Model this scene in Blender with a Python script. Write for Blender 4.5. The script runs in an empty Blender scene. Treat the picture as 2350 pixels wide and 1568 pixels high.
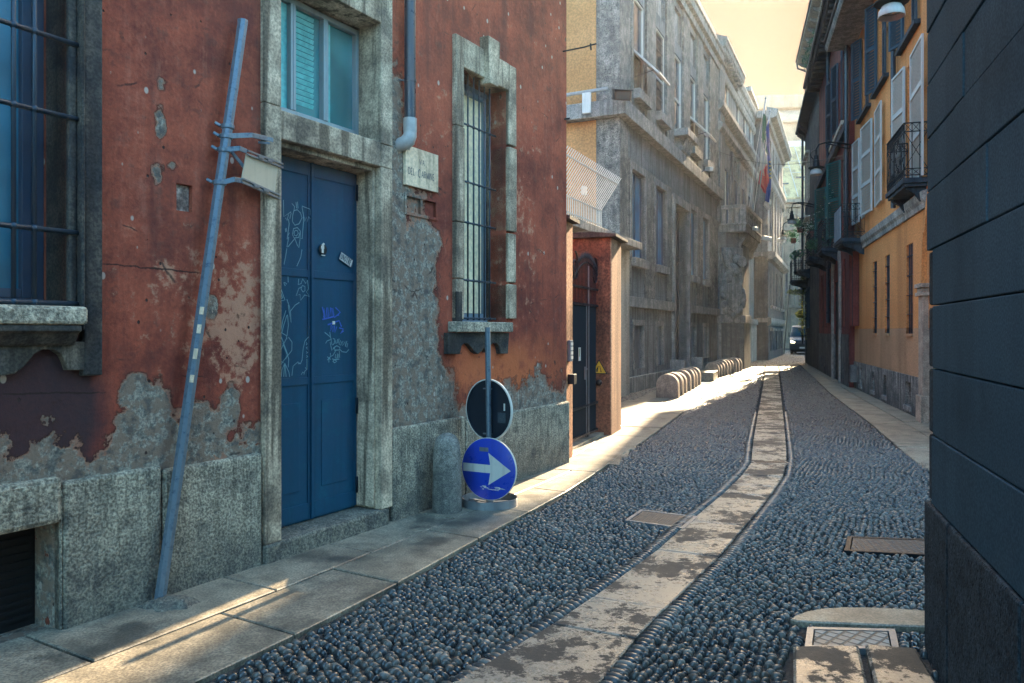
import bpy, math, random
import numpy as np
from mathutils import Vector, Matrix
random.seed(7); rng = np.random.default_rng(11)
R = math.radians
sc = bpy.context.scene
COL = sc.collection
# ---------------------------------------------------------------- survey: photo pixel -> place
F, CX, HV, CH = 1750.0, 1175.0, 760.0, 1.7
def gp(u, v, z=0.0):
    Y = (CH - z) * F / (v - HV)
    return ((u - CX) / F * Y, Y)
def at(u, v, Y):
    return Vector(((u - CX) / F * Y, Y, CH + (HV - v) / F * Y))
class Fac:
    """A facade plane: local x runs left to right as seen from the street, local -y is outward."""
    def __init__(s, O, t):
        L = math.hypot(*t); s.t = (t[0] / L, t[1] / L); s.O = O
        s.n = (s.t[1], -s.t[0]); s.rz = math.atan2(s.t[1], s.t[0])
    def sz(s, u, v, off=0.0):
        dx = (u - CX) / F
        ox, oy = s.O[0] + off * s.n[0], s.O[1] + off * s.n[1]
        # ox + q tx = k dx ; oy + q ty = k
        q = (oy * dx - ox) / (s.t[0] - s.t[1] * dx)
        k = oy + q * s.t[1]
        return q, CH + (HV - v) / F * k
    def s(s_, u, off=0.0): return s_.sz(u, HV, off)[0]
    def z(s_, u, v, off=0.0): return s_.sz(u, v, off)[1]
    def w(s, x, y, z=0.0):
        return Vector((s.O[0] + x * s.t[0] - y * s.n[0], s.O[1] + x * s.t[1] - y * s.n[1], z))
# ---------------------------------------------------------------- mesh builder
class MB:
    def __init__(s): s.v = []; s.f = []
    def add(s, vs, fs):
        o = len(s.v); s.v += [tuple(p) for p in vs]; s.f += [tuple(i + o for i in f) for f in fs]; return s
    def box(s, x0, x1, y0, y1, z0, z1):
        vs = [(x, y, z) for z in (z0, z1) for y in (y0, y1) for x in (x0, x1)]
        return s.add(vs, [(0, 2, 3, 1), (4, 5, 7, 6), (0, 1, 5, 4), (2, 6, 7, 3), (0, 4, 6, 2), (1, 3, 7, 5)])
    def quad(s, a, b, c, d): return s.add([a, b, c, d], [(0, 1, 2, 3)])
    def prism(s, poly, y0, y1):
        n = len(poly)
        vs = [(x, y0, z) for x, z in poly] + [(x, y1, z) for x, z in poly]
        fs = [tuple(range(n)), tuple(range(2 * n - 1, n - 1, -1))] + [(i, i + n, (i + 1) % n + n, (i + 1) % n) for i in range(n)]
        return s.add(vs, fs)
    def prismx(s, poly, x0, x1):
        n = len(poly)
        vs = [(x0, y, z) for y, z in poly] + [(x1, y, z) for y, z in poly]
        fs = [tuple(range(n)), tuple(range(2 * n - 1, n - 1, -1))] + [(i, i + n, (i + 1) % n + n, (i + 1) % n) for i in range(n)]
        return s.add(vs, fs)
    def prismz(s, poly, z0, z1):
        n = len(poly)
        vs = [(x, y, z0) for x, y in poly] + [(x, y, z1) for x, y in poly]
        fs = [tuple(range(n - 1, -1, -1)), tuple(range(n, 2 * n))] + [(i, (i + 1) % n, (i + 1) % n + n, i + n) for i in range(n)]
        return s.add(vs, fs)
    def tube(s, pts, r, n=8, cap=True):
        pts = [Vector(p) for p in pts]; rs = r if isinstance(r, (list, tuple)) else [r] * len(pts)
        rings = []; up = None
        for i, p in enumerate(pts):
            d = (pts[min(i + 1, len(pts) - 1)] - pts[max(i - 1, 0)])
            if d.length < 1e-9: d = Vector((0, 0, 1))
            d.normalize()
            if up is None: up = Vector((0, 0, 1)) if abs(d.z) < .9 else Vector((1, 0, 0))
            a = d.cross(up)
            if a.length < 1e-6: a = d.cross(Vector((0, 1, 0.01)))
            a.normalize(); b = a.cross(d).normalized(); up = b
            rings.append([p + (a * math.cos(q) + b * math.sin(q)) * rs[i] for q in [2 * math.pi * k / n for k in range(n)]])
        vs = [v for rg in rings for v in rg]; fs = []
        for i in range(len(pts) - 1):
            for k in range(n):
                a0 = i * n + k; a1 = i * n + (k + 1) % n
                fs.append((a0, a1, a1 + n, a0 + n))
        if cap:
            fs.append(tuple(range(n - 1, -1, -1))); m = (len(pts) - 1) * n; fs.append(tuple(range(m, m + n)))
        return s.add(vs, fs)
    def bar(s, p, q, w, h=None):
        """square bar between two points"""
        p, q = Vector(p), Vector(q); h = h or w; d = (q - p).normalized()
        up = Vector((0, 0, 1)) if abs(d.z) < .95 else Vector((0, 1, 0))
        a = d.cross(up).normalized(); b = a.cross(d).normalized()
        c = [(-1, -1), (1, -1), (1, 1), (-1, 1)]
        vs = [o + a * (i * w / 2) + b * (j * h / 2) for o in (p, q) for i, j in c]
        return s.add(vs, [(3, 2, 1, 0), (4, 5, 6, 7), (0, 1, 5, 4), (1, 2, 6, 5), (2, 3, 7, 6), (3, 0, 4, 7)])
    def lathe(s, prof, c=(0, 0, 0), n=24, M=None):
        vs = []; fs = []; m = len(prof)
        for r, z in prof:
            for k in range(n):
                a = 2 * math.pi * k / n; p = Vector((r * math.cos(a), r * math.sin(a), z))
                if M: p = M @ p
                vs.append((p.x + c[0], p.y + c[1], p.z + c[2]))
        for i in range(m - 1):
            for k in range(n): fs.append((i * n + k, i * n + (k + 1) % n, (i + 1) * n + (k + 1) % n, (i + 1) * n + k))
        if prof[0][0] > 1e-5: fs.append(tuple(range(n - 1, -1, -1)))
        if prof[-1][0] > 1e-5: fs.append(tuple(range((m - 1) * n, m * n)))
        return s.add(vs, fs)
    def ribbon(s, pts, w, y=0.0):
        """a painted stroke in the x-z plane, laid on the surface at local y"""
        pts = [Vector((p[0], p[1])) for p in pts]
        L = []
        for i, p in enumerate(pts):
            d = pts[min(i + 1, len(pts) - 1)] - pts[max(i - 1, 0)]
            if d.length < 1e-9: d = Vector((1, 0))
            d.normalize(); nn = Vector((-d.y, d.x)) * w / 2
            L.append((p + nn, p - nn))
        vs = []
        for a, b in L: vs += [(a.x, y, a.y), (b.x, y, b.y)]
        return s.add(vs, [(2 * i, 2 * i + 1, 2 * i + 3, 2 * i + 2) for i in range(len(pts) - 1)])
    def panel(s, x0, x1, z0, z1, ops, y=0.0):
        """front wall with openings (a,b,c,d,depth): x a..b, z c..d"""
        xs = sorted({x0, x1} | {min(max(q, x0), x1) for o in ops for q in o[:2]})
        zs = sorted({z0, z1} | {min(max(q, z0), z1) for o in ops for q in o[2:4]})
        for i in range(len(xs) - 1):
            for j in range(len(zs) - 1):
                mx, mz = (xs[i] + xs[i + 1]) / 2, (zs[j] + zs[j + 1]) / 2
                if any(o[0] < mx < o[1] and o[2] < mz < o[3] for o in ops): continue
                s.quad((xs[i], y, zs[j]), (xs[i + 1], y, zs[j]), (xs[i + 1], y, zs[j + 1]), (xs[i], y, zs[j + 1]))
        for a, b, c, d, e in ops:
            s.quad((a, y, c), (a, y, d), (a, y + e, d), (a, y + e, c)); s.quad((b, y, d), (b, y, c), (b, y + e, c), (b, y + e, d))
            s.quad((a, y, d), (b, y, d), (b, y + e, d), (a, y + e, d)); s.quad((b, y, c), (a, y, c), (a, y + e, c), (b, y + e, c))
            s.quad((a, y + e, c), (b, y + e, c), (b, y + e, d), (a, y + e, d))
        return s
    def shell(s, x0, x1, dep, z0, z1, y=0.0):
        """the other five faces of a building block"""
        s.quad((x0, y + dep, z0), (x0, y, z0), (x0, y, z1), (x0, y + dep, z1)); s.quad((x1, y, z0), (x1, y + dep, z0), (x1, y + dep, z1), (x1, y, z1))
        s.quad((x1, y + dep, z0), (x0, y + dep, z0), (x0, y + dep, z1), (x1, y + dep, z1)); s.quad((x0, y, z1), (x1, y, z1), (x1, y + dep, z1), (x0, y + dep, z1))
        return s
    def build(s, name, mat=None, parent=None, smooth=False, bevel=0.0, loc=None, rz=0.0, autos=None):
        me = bpy.data.meshes.new(name); me.from_pydata(s.v, [], s.f); me.update()
        o = bpy.data.objects.new(name, me); COL.objects.link(o)
        if mat: me.materials.append(mat)
        if smooth: me.polygons.foreach_set('use_smooth', [True] * len(me.polygons))
        if autos:
            me.polygons.foreach_set('use_smooth', [True] * len(me.polygons)); me.set_sharp_from_angle(angle=R(autos))
        if bevel:
            m = o.modifiers.new('bevel', 'BEVEL'); m.width = bevel; m.segments = 2; m.limit_method = 'ANGLE'; m.angle_limit = R(40)
        if parent: o.parent = parent
        if loc is not None: o.location = loc
        if rz: o.rotation_euler = (0, 0, rz)
        return o
def thing(name, label, cat, loc=(0, 0, 0), rz=0.0, group=None):
    o = bpy.data.objects.new(name, None); COL.objects.link(o); o.empty_display_size = .2
    o.location = loc; o.rotation_euler = (0, 0, rz); o['label'] = label; o['category'] = cat
    if group: o['group'] = group
    return o
def tag(o, label, cat, group=None):
    o['label'] = label; o['category'] = cat
    if group: o['group'] = group
    return o
def struct(o, kind='structure'): o['kind'] = kind; return o
def copy_tree(o, parent=None):
    c = o.copy(); COL.objects.link(c)
    if parent: c.parent = parent
    for ch in list(o.children): copy_tree(ch, c)
    return c
# ---------------------------------------------------------------- materials
class G:
    def __init__(s, name):
        m = bpy.data.materials.new(name); m.use_nodes = True; s.m = m; s.nt = m.node_tree; s.nt.nodes.clear()
        s.out = s.nt.nodes.new('ShaderNodeOutputMaterial'); s.b = s.nt.nodes.new('ShaderNodeBsdfPrincipled')
        s.nt.links.new(s.b.outputs[0], s.out.inputs[0]); s._co = None
    def n(s, typ, props=None, **ins):
        nd = s.nt.nodes.new(typ)
        for k, v in (props or {}).items(): setattr(nd, k, v)
        for k, v in ins.items():
            k = int(k[1:]) if k[0] == '_' and k[1:].isdigit() else k.replace('_', ' ')
            s.set(nd.inputs[k], v)
        return nd
    def set(s, sock, v):
        if isinstance(v, bpy.types.NodeSocket): s.nt.links.new(v, sock)
        else:
            if sock.type == 'RGBA' and len(v) == 3: v = (*v, 1)
            sock.default_value = v
    def co(s):
        if not s._co: s._co = s.n('ShaderNodeTexCoord').outputs['Object']
        return s._co
    def map(s, scale, rot=(0, 0, 0), loc=(0, 0, 0)):
        return s.n('ShaderNodeMapping', Vector=s.co(), Scale=scale, Rotation=rot, Location=loc).outputs[0]
    def noise(s, scale, detail=5, rough=.6, vec=None, dist=0.0):
        return s.n('ShaderNodeTexNoise', Vector=vec if vec is not None else s.co(), Scale=scale, Detail=detail, Roughness=rough, Distortion=dist).outputs[0]
    def vor(s, scale, vec=None, feat='F1', out='Distance', rnd=1.0):
        return s.n('ShaderNodeTexVoronoi', {'feature': feat}, Vector=vec if vec is not None else s.co(), Scale=scale, Randomness=rnd).outputs[out]
    def ma(s, op, a, b=0.0, clamp=False):
        return s.n('ShaderNodeMath', {'operation': op, 'use_clamp': clamp}, _0=a, _1=b).outputs[0]
    def ramp(s, f, stops, interp='LINEAR'):
        nd = s.n('ShaderNodeValToRGB', Fac=f); cr = nd.color_ramp; cr.interpolation = interp
        while len(cr.elements) < len(stops): cr.elements.new(.5)
        for e, (p, c) in zip(cr.elements, stops):
            e.position = p; e.color = (c, c, c, 1) if isinstance(c, (int, float)) else (*c, 1)
        return nd.outputs[0]
    def step(s, f, a, b): return s.n('ShaderNodeMapRange', {'clamp': True, 'interpolation_type': 'SMOOTHSTEP'}, Value=f, From_Min=a, From_Max=b).outputs[0]
    def mix(s, f, a, b, mode='MIX'):
        nd = s.n('ShaderNodeMix', {'data_type': 'RGBA', 'blend_type': mode})
        s.set(nd.inputs[0], f); s.set(nd.inputs[6], a); s.set(nd.inputs[7], b); return nd.outputs[2]
    def xyz(s): return s.n('ShaderNodeSeparateXYZ', Vector=s.co()).outputs
    def bump(s, h, st=.5, dist=.02, nrm=None):
        nd = s.n('ShaderNodeBump', Height=h, Strength=st, Distance=dist)
        if nrm is not None: s.set(nd.inputs['Normal'], nrm)
        return nd.outputs[0]
    def fin(s, col=None, rough=None, nrm=None, metal=None, spec=None, emis=None, es=0.0):
        i = s.b.inputs
        if col is not None: s.set(i['Base Color'], col)
        if rough is not None: s.set(i['Roughness'], rough)
        if nrm is not None: s.set(i['Normal'], nrm)
        if metal is not None: s.set(i['Metallic'], metal)
        if spec is not None: s.set(i['Specular IOR Level'], spec)
        if emis is not None: s.set(i['Emission Color'], emis); s.set(i['Emission Strength'], es)
        return s.m
def stone(name, c0, c1, scale=6, fine=60, bump=.6, rough=.85, streak=.5, stain=(.05, .06, .06), stain_amt=.35, pit=0.0, dist=.012, spec=.3, base=0.0, mott=.45, course=0.0):
    """weathered stone or plaster: clouding, vertical rain streaks, grain, pits"""
    g = G(name)
    n1 = g.noise(scale * .25, 5, .6); n2 = g.noise(scale, 6, .6); n3 = g.noise(fine, 3, .6)
    st = g.noise(1.0, 5 if streak > .8 else 3, .6, g.map((scale * 1.6, scale * 1.6, scale * .09)))
    f = g.ma('ADD', g.ma('MULTIPLY', n1, 1 - mott), g.ma('MULTIPLY', n2, mott))
    col = g.mix(g.step(f, .36, .64), c0, c1)
    col = g.mix(g.ma('MULTIPLY', g.step(st, .47, .63), streak), col, tuple(.32 * (a + b) * .5 for a, b in zip(c0, c1)))
    col = g.mix(g.ma('MULTIPLY', g.step(g.noise(scale * .4, 5, .58), .52, .66), stain_amt), col, stain)
    col = g.mix(g.step(n3, .34, .66), g.mix(.55 * min(1, bump * 1.3), col, (0, 0, 0)), g.mix(1.0, col, (1.32, 1.3, 1.26), 'MULTIPLY'))
    col = g.mix(g.ma('MULTIPLY', g.step(g.noise(scale * 1.9, 4, .6), .50, .66), .4 * min(1, bump * 1.2)), col, tuple(q * .4 for q in c0))
    if base:
        col = g.mix(g.ma('MULTIPLY', g.step(g.ma('ADD', g.xyz()[2], g.ma('MULTIPLY', g.ma('SUBTRACT', st, .5), 1.1)), base, 0.0), .55), col, stain)
    h = g.ma('ADD', g.ma('MULTIPLY', n2, .7), g.ma('MULTIPLY', n3, .45))
    if course:
        q = g.ma('ABSOLUTE', g.ma('SUBTRACT', g.ma('FRACT', g.ma('ADD', g.ma('DIVIDE', g.xyz()[2], course), g.ma('MULTIPLY', g.ma('SUBTRACT', n2, .5), .008))), .5)); jl = g.step(q, .4915, .4975)
        col = g.mix(g.ma('MULTIPLY', jl, .6), col, tuple(q_ * .3 for q_ in c0)); h = g.ma('SUBTRACT', h, g.ma('MULTIPLY', jl, .8))
    if pit:
        pv = g.step(g.vor(fine * .55), .05, .32)
        h = g.ma('ADD', h, g.ma('MULTIPLY', pv, pit)); col = g.mix(g.ma('MULTIPLY', g.ma('SUBTRACT', 1.0, pv), min(.8, pit)), col, tuple(q * .25 for q in c0))
    return g.fin(col, rough, g.bump(h, bump, dist), spec=spec)
def paint(name, c, rough=.5, metal=0.0, wear=.25, wc=(.12, .1, .08), scale=9, bump=.15, spec=.5):
    g = G(name); n = g.noise(scale, 7, .7); st = g.noise(1.0, 5, .6, g.map((scale * 2, scale * 2, scale * .12)))
    col = g.mix(g.ma('MULTIPLY', g.step(n, .5, .72), wear), c, wc)
    col = g.mix(g.ma('MULTIPLY', g.step(st, .45, .7), .35), col, tuple(q * .55 for q in c))
    return g.fin(col, g.ramp(n, [(.3, max(.05, rough - .15)), (.7, min(1, rough + .15))]), g.bump(n, bump, .004), metal, spec)
def flat(name, c, rough=.6, metal=0.0, spec=.5):
    g = G(name); n = g.noise(14, 4, .6)
    return g.fin(g.mix(g.step(n, .3, .7), tuple(q * .85 for q in c), tuple(min(1, q * 1.1) for q in c)), rough, None, metal, spec)
def glass(name, c, rough=.06, var=.5):
    g = G(name); n = g.noise(1.3, 3, .5)
    col = g.mix(g.step(n, .35, .65), tuple(q * (1 - var) for q in c), c)
    return g.fin(col, rough, g.bump(g.noise(2.0, 2, .4), .05, .02), 0.0, .7)
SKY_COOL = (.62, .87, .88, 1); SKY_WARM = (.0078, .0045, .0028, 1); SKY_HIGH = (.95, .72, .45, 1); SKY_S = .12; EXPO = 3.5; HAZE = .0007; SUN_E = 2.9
# ---------------------------------------------------------------- facades
L = Fac((.699 - 16 * .5113, 9.786 - 16 * .8594), (.5113, .8594))                 # red house, corner at s = 16
S = Fac((2.81, 20.1), (.4262, .9046))                                            # grey stone building
B2 = Fac((8.90, 33.02), (.4217, .9068))                                           # bay with balcony
B3 = Fac((14.66, 43.7), (.399, .917))                                             # third grey building
RO = Fac((10.28, 22.9), (-.2829, -.9591))                                        # ochre house, s grows towards the camera
RR = Fac((15.45, 40.0), (-.2975, -.9547))                                        # red house on the right
D = Fac((2.22, 4.07), (-.3168, -.9485))                                          # dark rusticated building
# ---------------------------------------------------------------- shared materials
GREY0, GREY1 = (.20, .19, .165), (.37, .345, .29)
m_frame = stone('weathered_frame_stone', (.25, .19, .135), (.58, .455, .325), 6, 60, .45, .85, 1.0, (.05, .045, .04), .6, dist=.007, mott=.35)
m_framed = stone('dark_frame_stone', (.022, .027, .032), (.095, .08, .065), 7, 60, .6, .85, .6, (.02, .025, .03), .5, dist=.008)
m_granite = stone('rough_granite', (.26, .235, .185), (.46, .41, .31), 15, 60, .95, .9, .5, (.035, .04, .045), .5, dist=.022, base=.55)
m_bollard = stone('bollard_granite', (.13, .125, .115), (.33, .31, .27), 14, 120, .7, .85, .2, (.04, .04, .04), .4, pit=.4, dist=.006, base=.35)
m_sidewalk = stone('sidewalk_granite', (.15, .135, .105), (.30, .265, .20), 5, 70, .6, .5, .0, (.035, .038, .036), .75, dist=.004, spec=.5)
m_mortar = stone('mortar_bed', (.018, .021, .024), (.045, .046, .045), 8, 60, .6, .9, 0, (.05, .05, .05), .3)
m_ceppo = stone('conglomerate_stone', (.12, .13, .13), (.34, .33, .30), 5, 42, .9, .9, .35, (.06, .06, .06), .3, pit=.75, dist=.03)
m_ashlar = stone('grey_ashlar', (.125, .150, .165), (.235, .255, .26), 4, 30, .5, .9, .7, (.05, .058, .065), .4, pit=.3, dist=.012, mott=.25, course=.93)
m_trim = stone('grey_trim', (.18, .19, .19), (.34, .335, .31), 5, 40, .4, .85, .6, (.07, .075, .075), .35, dist=.008)
m_churchstone = stone('church_stone', (.16, .16, .135), (.27, .25, .20), 1.5, 20, .25, .9, .6, (.08, .08, .075), .4, dist=.006)
m_pale = stone('pale_render', (.36, .33, .27), (.50, .45, .37), 1.5, 20, .25, .9, .4, (.16, .15, .13), .25, dist=.006)
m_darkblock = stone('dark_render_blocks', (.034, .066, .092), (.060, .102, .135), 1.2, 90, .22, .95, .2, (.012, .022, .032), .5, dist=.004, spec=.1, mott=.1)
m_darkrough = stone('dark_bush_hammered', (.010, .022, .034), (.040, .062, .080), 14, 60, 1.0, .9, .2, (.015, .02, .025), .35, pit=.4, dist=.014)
m_ochre = stone('ochre_render', (.50, .20, .065), (.60, .26, .09), .8, 26, .18, .92, .35, (.30, .14, .05), .35, dist=.004)
m_ochre_low = stone('tan_render', (.36, .20, .105), (.44, .25, .135), .8, 26, .18, .92, .3, (.22, .14, .08), .3, dist=.004)
m_yellow = stone('yellow_render', (.56, .26, .095), (.66, .32, .13), .6, 20, .15, .92, .35, (.42, .2, .06), .35, dist=.004)
m_redr = stone('dark_red_render', (.13, .035, .03), (.20, .055, .042), 1.2, 26, .25, .92, .5, (.07, .035, .035), .35, dist=.005)
m_door = paint('blue_door_paint', (.004, .058, .112),   .6, 0, .6, (.012, .10, .15), 5, .15, .2)
m_navy = paint('dark_navy_paint', (.005, .011, .018), .5, 0, .3, (.02, .025, .03), 9, .15, .2)
m_iron = paint('wrought_iron', (.007, .011, .016), .5, .0, .3, (.03, .025, .022), 20, .15, .3)
m_bars = paint('window_bars', (.02, .042, .065), .45, .3, .25, (.08, .06, .05), 20)
m_galv = paint('galvanised_steel', (.13, .175, .215), .45, .4, .95, (.035, .065, .11), 30, .2)
m_galv2 = paint('grey_sign_steel', (.22, .24, .26), .4, .5, .3, (.1, .12, .14), 16)
m_sheet = paint('zinc_sheet', (.42, .40, .35), .42, .35, .3, (.25, .24, .22), 6, .05)
m_blueframe = paint('window_frame_blue_grey', (.17, .24, .30), .5, 0, .3, (.09, .12, .15))
m_blueframe2 = paint('window_frame_blue_dark', (.03, .06, .10), .5, 0, .3, (.09, .12, .15))
m_white = paint('white_paint', (.72, .69, .62), .5, 0, .2, (.45, .42, .36))
m_shutter = paint('pale_shutter', (.44, .47, .46), .55, 0, .3, (.28, .3, .3))
m_green = paint('green_shutter', (.012, .10, .095), .55, 0, .3, (.02, .06, .06))
m_dshutter = paint('dark_blue_shutter', (.014, .04, .065), .6, 0, .2, (.05, .07, .09))
m_pipe = paint('dark_downpipe', (.022, .035, .05), .35, .1, .2, (.05, .06, .07))
m_pvc = flat('grey_plastic', (.36, .36, .35), .4)
m_plaque = stone('marble_plaque', (.56, .42, .28), (.68, .53, .37), 6, 30, .1, .55, .5, (.38, .31, .23), .25, dist=.002)
m_letter = flat('engraved_letter_paint', (.06, .075, .09), .7)
m_tealglass = glass('teal_window_glass', (.04, .26, .28), .15)
m_teal = stone('teal_blind', (.08, .38, .38), (.13, .46, .46), 3, 20, .05, .4, .2, (.05, .2, .22), .1)
m_blueglass = glass('blue_window_glass', (.02, .25, .37), .4)
m_bluepane = glass('deep_set_blue_glass', (.02, .23, .40), .4)
m_greyglass = glass('grey_window_glass', (.035, .06, .075), .05)
m_skyglass = glass('deep_blue_glass', (.015, .05, .085), .05)
m_cream = stone('cream_blind', (.74, .62, .40), (.82, .70, .47), 2, 20, .05, .6, .2, (.4, .36, .27), .1)
m_black = flat('black_void', (.004, .004, .005), .9)
m_signblue = paint('sign_blue', (.012, .05, .42), .35, 0, .12, (.05, .1, .35), 6, .03)
m_signwhite = paint('sign_white', (.62, .60, .54), .4, 0, .25, (.4, .38, .34), 8, .03)
m_signback = paint('sign_back_black', (.008, .014, .024), .45, 0, .2, (.02, .03, .045), 6, .03)
m_graf = flat('pale_marker', (.10, .25, .29), .6)
m_grafb = flat('blue_marker', (.012, .085, .42), .6)
m_terracotta = flat('terracotta', (.16, .05, .035), .8)
m_roof = stone('dark_roof_tiles', (.04, .04, .045), (.09, .08, .075), 8, 30, .8, .9, .3)
m_eave = stone('eave_boards', (.012, .026, .042), (.035, .055, .075), 5, 30, .4, .8, .6)
# cast iron with a raised tread pattern
def tread(name, sc_, c, pat):
    g = G(name)
    if pat == 'dots': h = g.ma('SUBTRACT', 1.0, g.step(g.vor(sc_, None, 'F1', 'Distance', 0.0), .25, .4))
    else:
        x = g.xyz(); a = g.ma('ADD', g.ma('MULTIPLY', x[0], sc_), g.ma('MULTIPLY', x[1], sc_)); b = g.ma('SUBTRACT', g.ma('MULTIPLY', x[0], sc_), g.ma('MULTIPLY', x[1], sc_))
        h = g.ma('MULTIPLY', g.step(g.ma('ABSOLUTE', g.ma('SUBTRACT', g.ma('FRACT', a), .5)), .46, .34), g.step(g.ma('ABSOLUTE', g.ma('SUBTRACT', g.ma('FRACT', b), .5)), .46, .34))
    n = g.noise(8, 5, .7)
    col = g.mix(h, tuple(q * .3 for q in c), g.mix(g.step(n, .35, .7), c, tuple(q * 1.5 for q in c)))
    return g.fin(col, g.ramp(n, [(.3, .4), (.7, .65)]), g.bump(h, .8, .01), .0)
m_tread = tread('cast_iron_tread', 26, (.12, .13, .13), 'dots')
m_treadg = tread('ribbed_iron_tread', 22, (.05, .075, .09), 'dots')
m_diam = tread('diamond_iron_tread', 11, (.16, .17, .16), 'diamond')
# polished lane granite: worn smooth, with dark damp stains
def lane_mat():
    g = G('polished_lane_granite')
    n1 = g.noise(1.6, 8, .72); n2 = g.noise(90, 4, .7); n3 = g.noise(.7, 3, .5); n4 = g.noise(7, 9, .8)
    sm = g.ma('ADD', g.ma('MULTIPLY', n1, .75), g.ma('MULTIPLY', n4, .35)); m = g.step(sm, .545, .575)
    col = g.mix(g.step(n2, .3, .7), (.20, .185, .15), (.34, .31, .245)); col = g.mix(g.step(n3, .4, .6), g.mix(.25, col, (.2, .19, .17)), col)
    col = g.mix(g.ma('MULTIPLY', m, .88), col, (.020, .026, .03))
    rg = g.ma('ADD', g.ma('MULTIPLY', g.step(n4, .35, .65), .16), .22); rg = g.ma('ADD', rg, g.ma('MULTIPLY', m, .3))
    return g.fin(col, rg, g.bump(g.ma('ADD', n2, g.ma('MULTIPLY', n4, .9)), .3, .006), 0, g.ma('SUBTRACT', 1.0, g.ma('MULTIPLY', m, .8)))
m_lane = lane_mat()
def pebble_mat():
    g = G('river_pebbles')
    oi = g.n('ShaderNodeNewGeometry').outputs['Random Per Island']
    c = g.ramp(oi, [(0, (.028, .034, .038)), (.35, (.065, .07, .07)), (.6, (.11, .105, .09)), (.85, (.08, .068, .055)), (1, (.22, .205, .175))])
    n = g.noise(60, 4, .6); c = g.mix(g.step(n, .3, .7), g.mix(.3, c, (.01, .012, .015)), c)
    return g.fin(c, g.ma('ADD', .24, g.ma('MULTIPLY', oi, .22)), g.bump(n, .15, .003), 0, .6)
m_pebble = pebble_mat()
def leaf_mat(name, a, b):
    g = G(name); oi = g.n('ShaderNodeNewGeometry').outputs['Random Per Island']
    g.set(g.b.inputs['Subsurface Weight'], 0.0)
    g.fin(g.mix(oi, a, b), .5, None, 0, .4)
    tr = g.n('ShaderNodeBsdfTranslucent', Color=g.mix(oi, tuple(q * 1.3 for q in a), tuple(q * 1.6 for q in b)))
    mx = g.n('ShaderNodeMixShader', _0=.35, _1=g.b.outputs[0], _2=tr.outputs[0]); g.nt.links.new(mx.outputs[0], g.out.inputs[0])
    return g.m
m_leaf = leaf_mat('dark_leaves', (.02, .07, .045), (.05, .13, .06))
m_leafy = leaf_mat('yellow_green_leaves', (.05, .10, .03), (.22, .22, .05))
m_flower = leaf_mat('white_flowers', (.4, .5, .45), (.7, .75, .7))
def strokes(name, c, rough=.8): return flat(name, c, rough)

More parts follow.
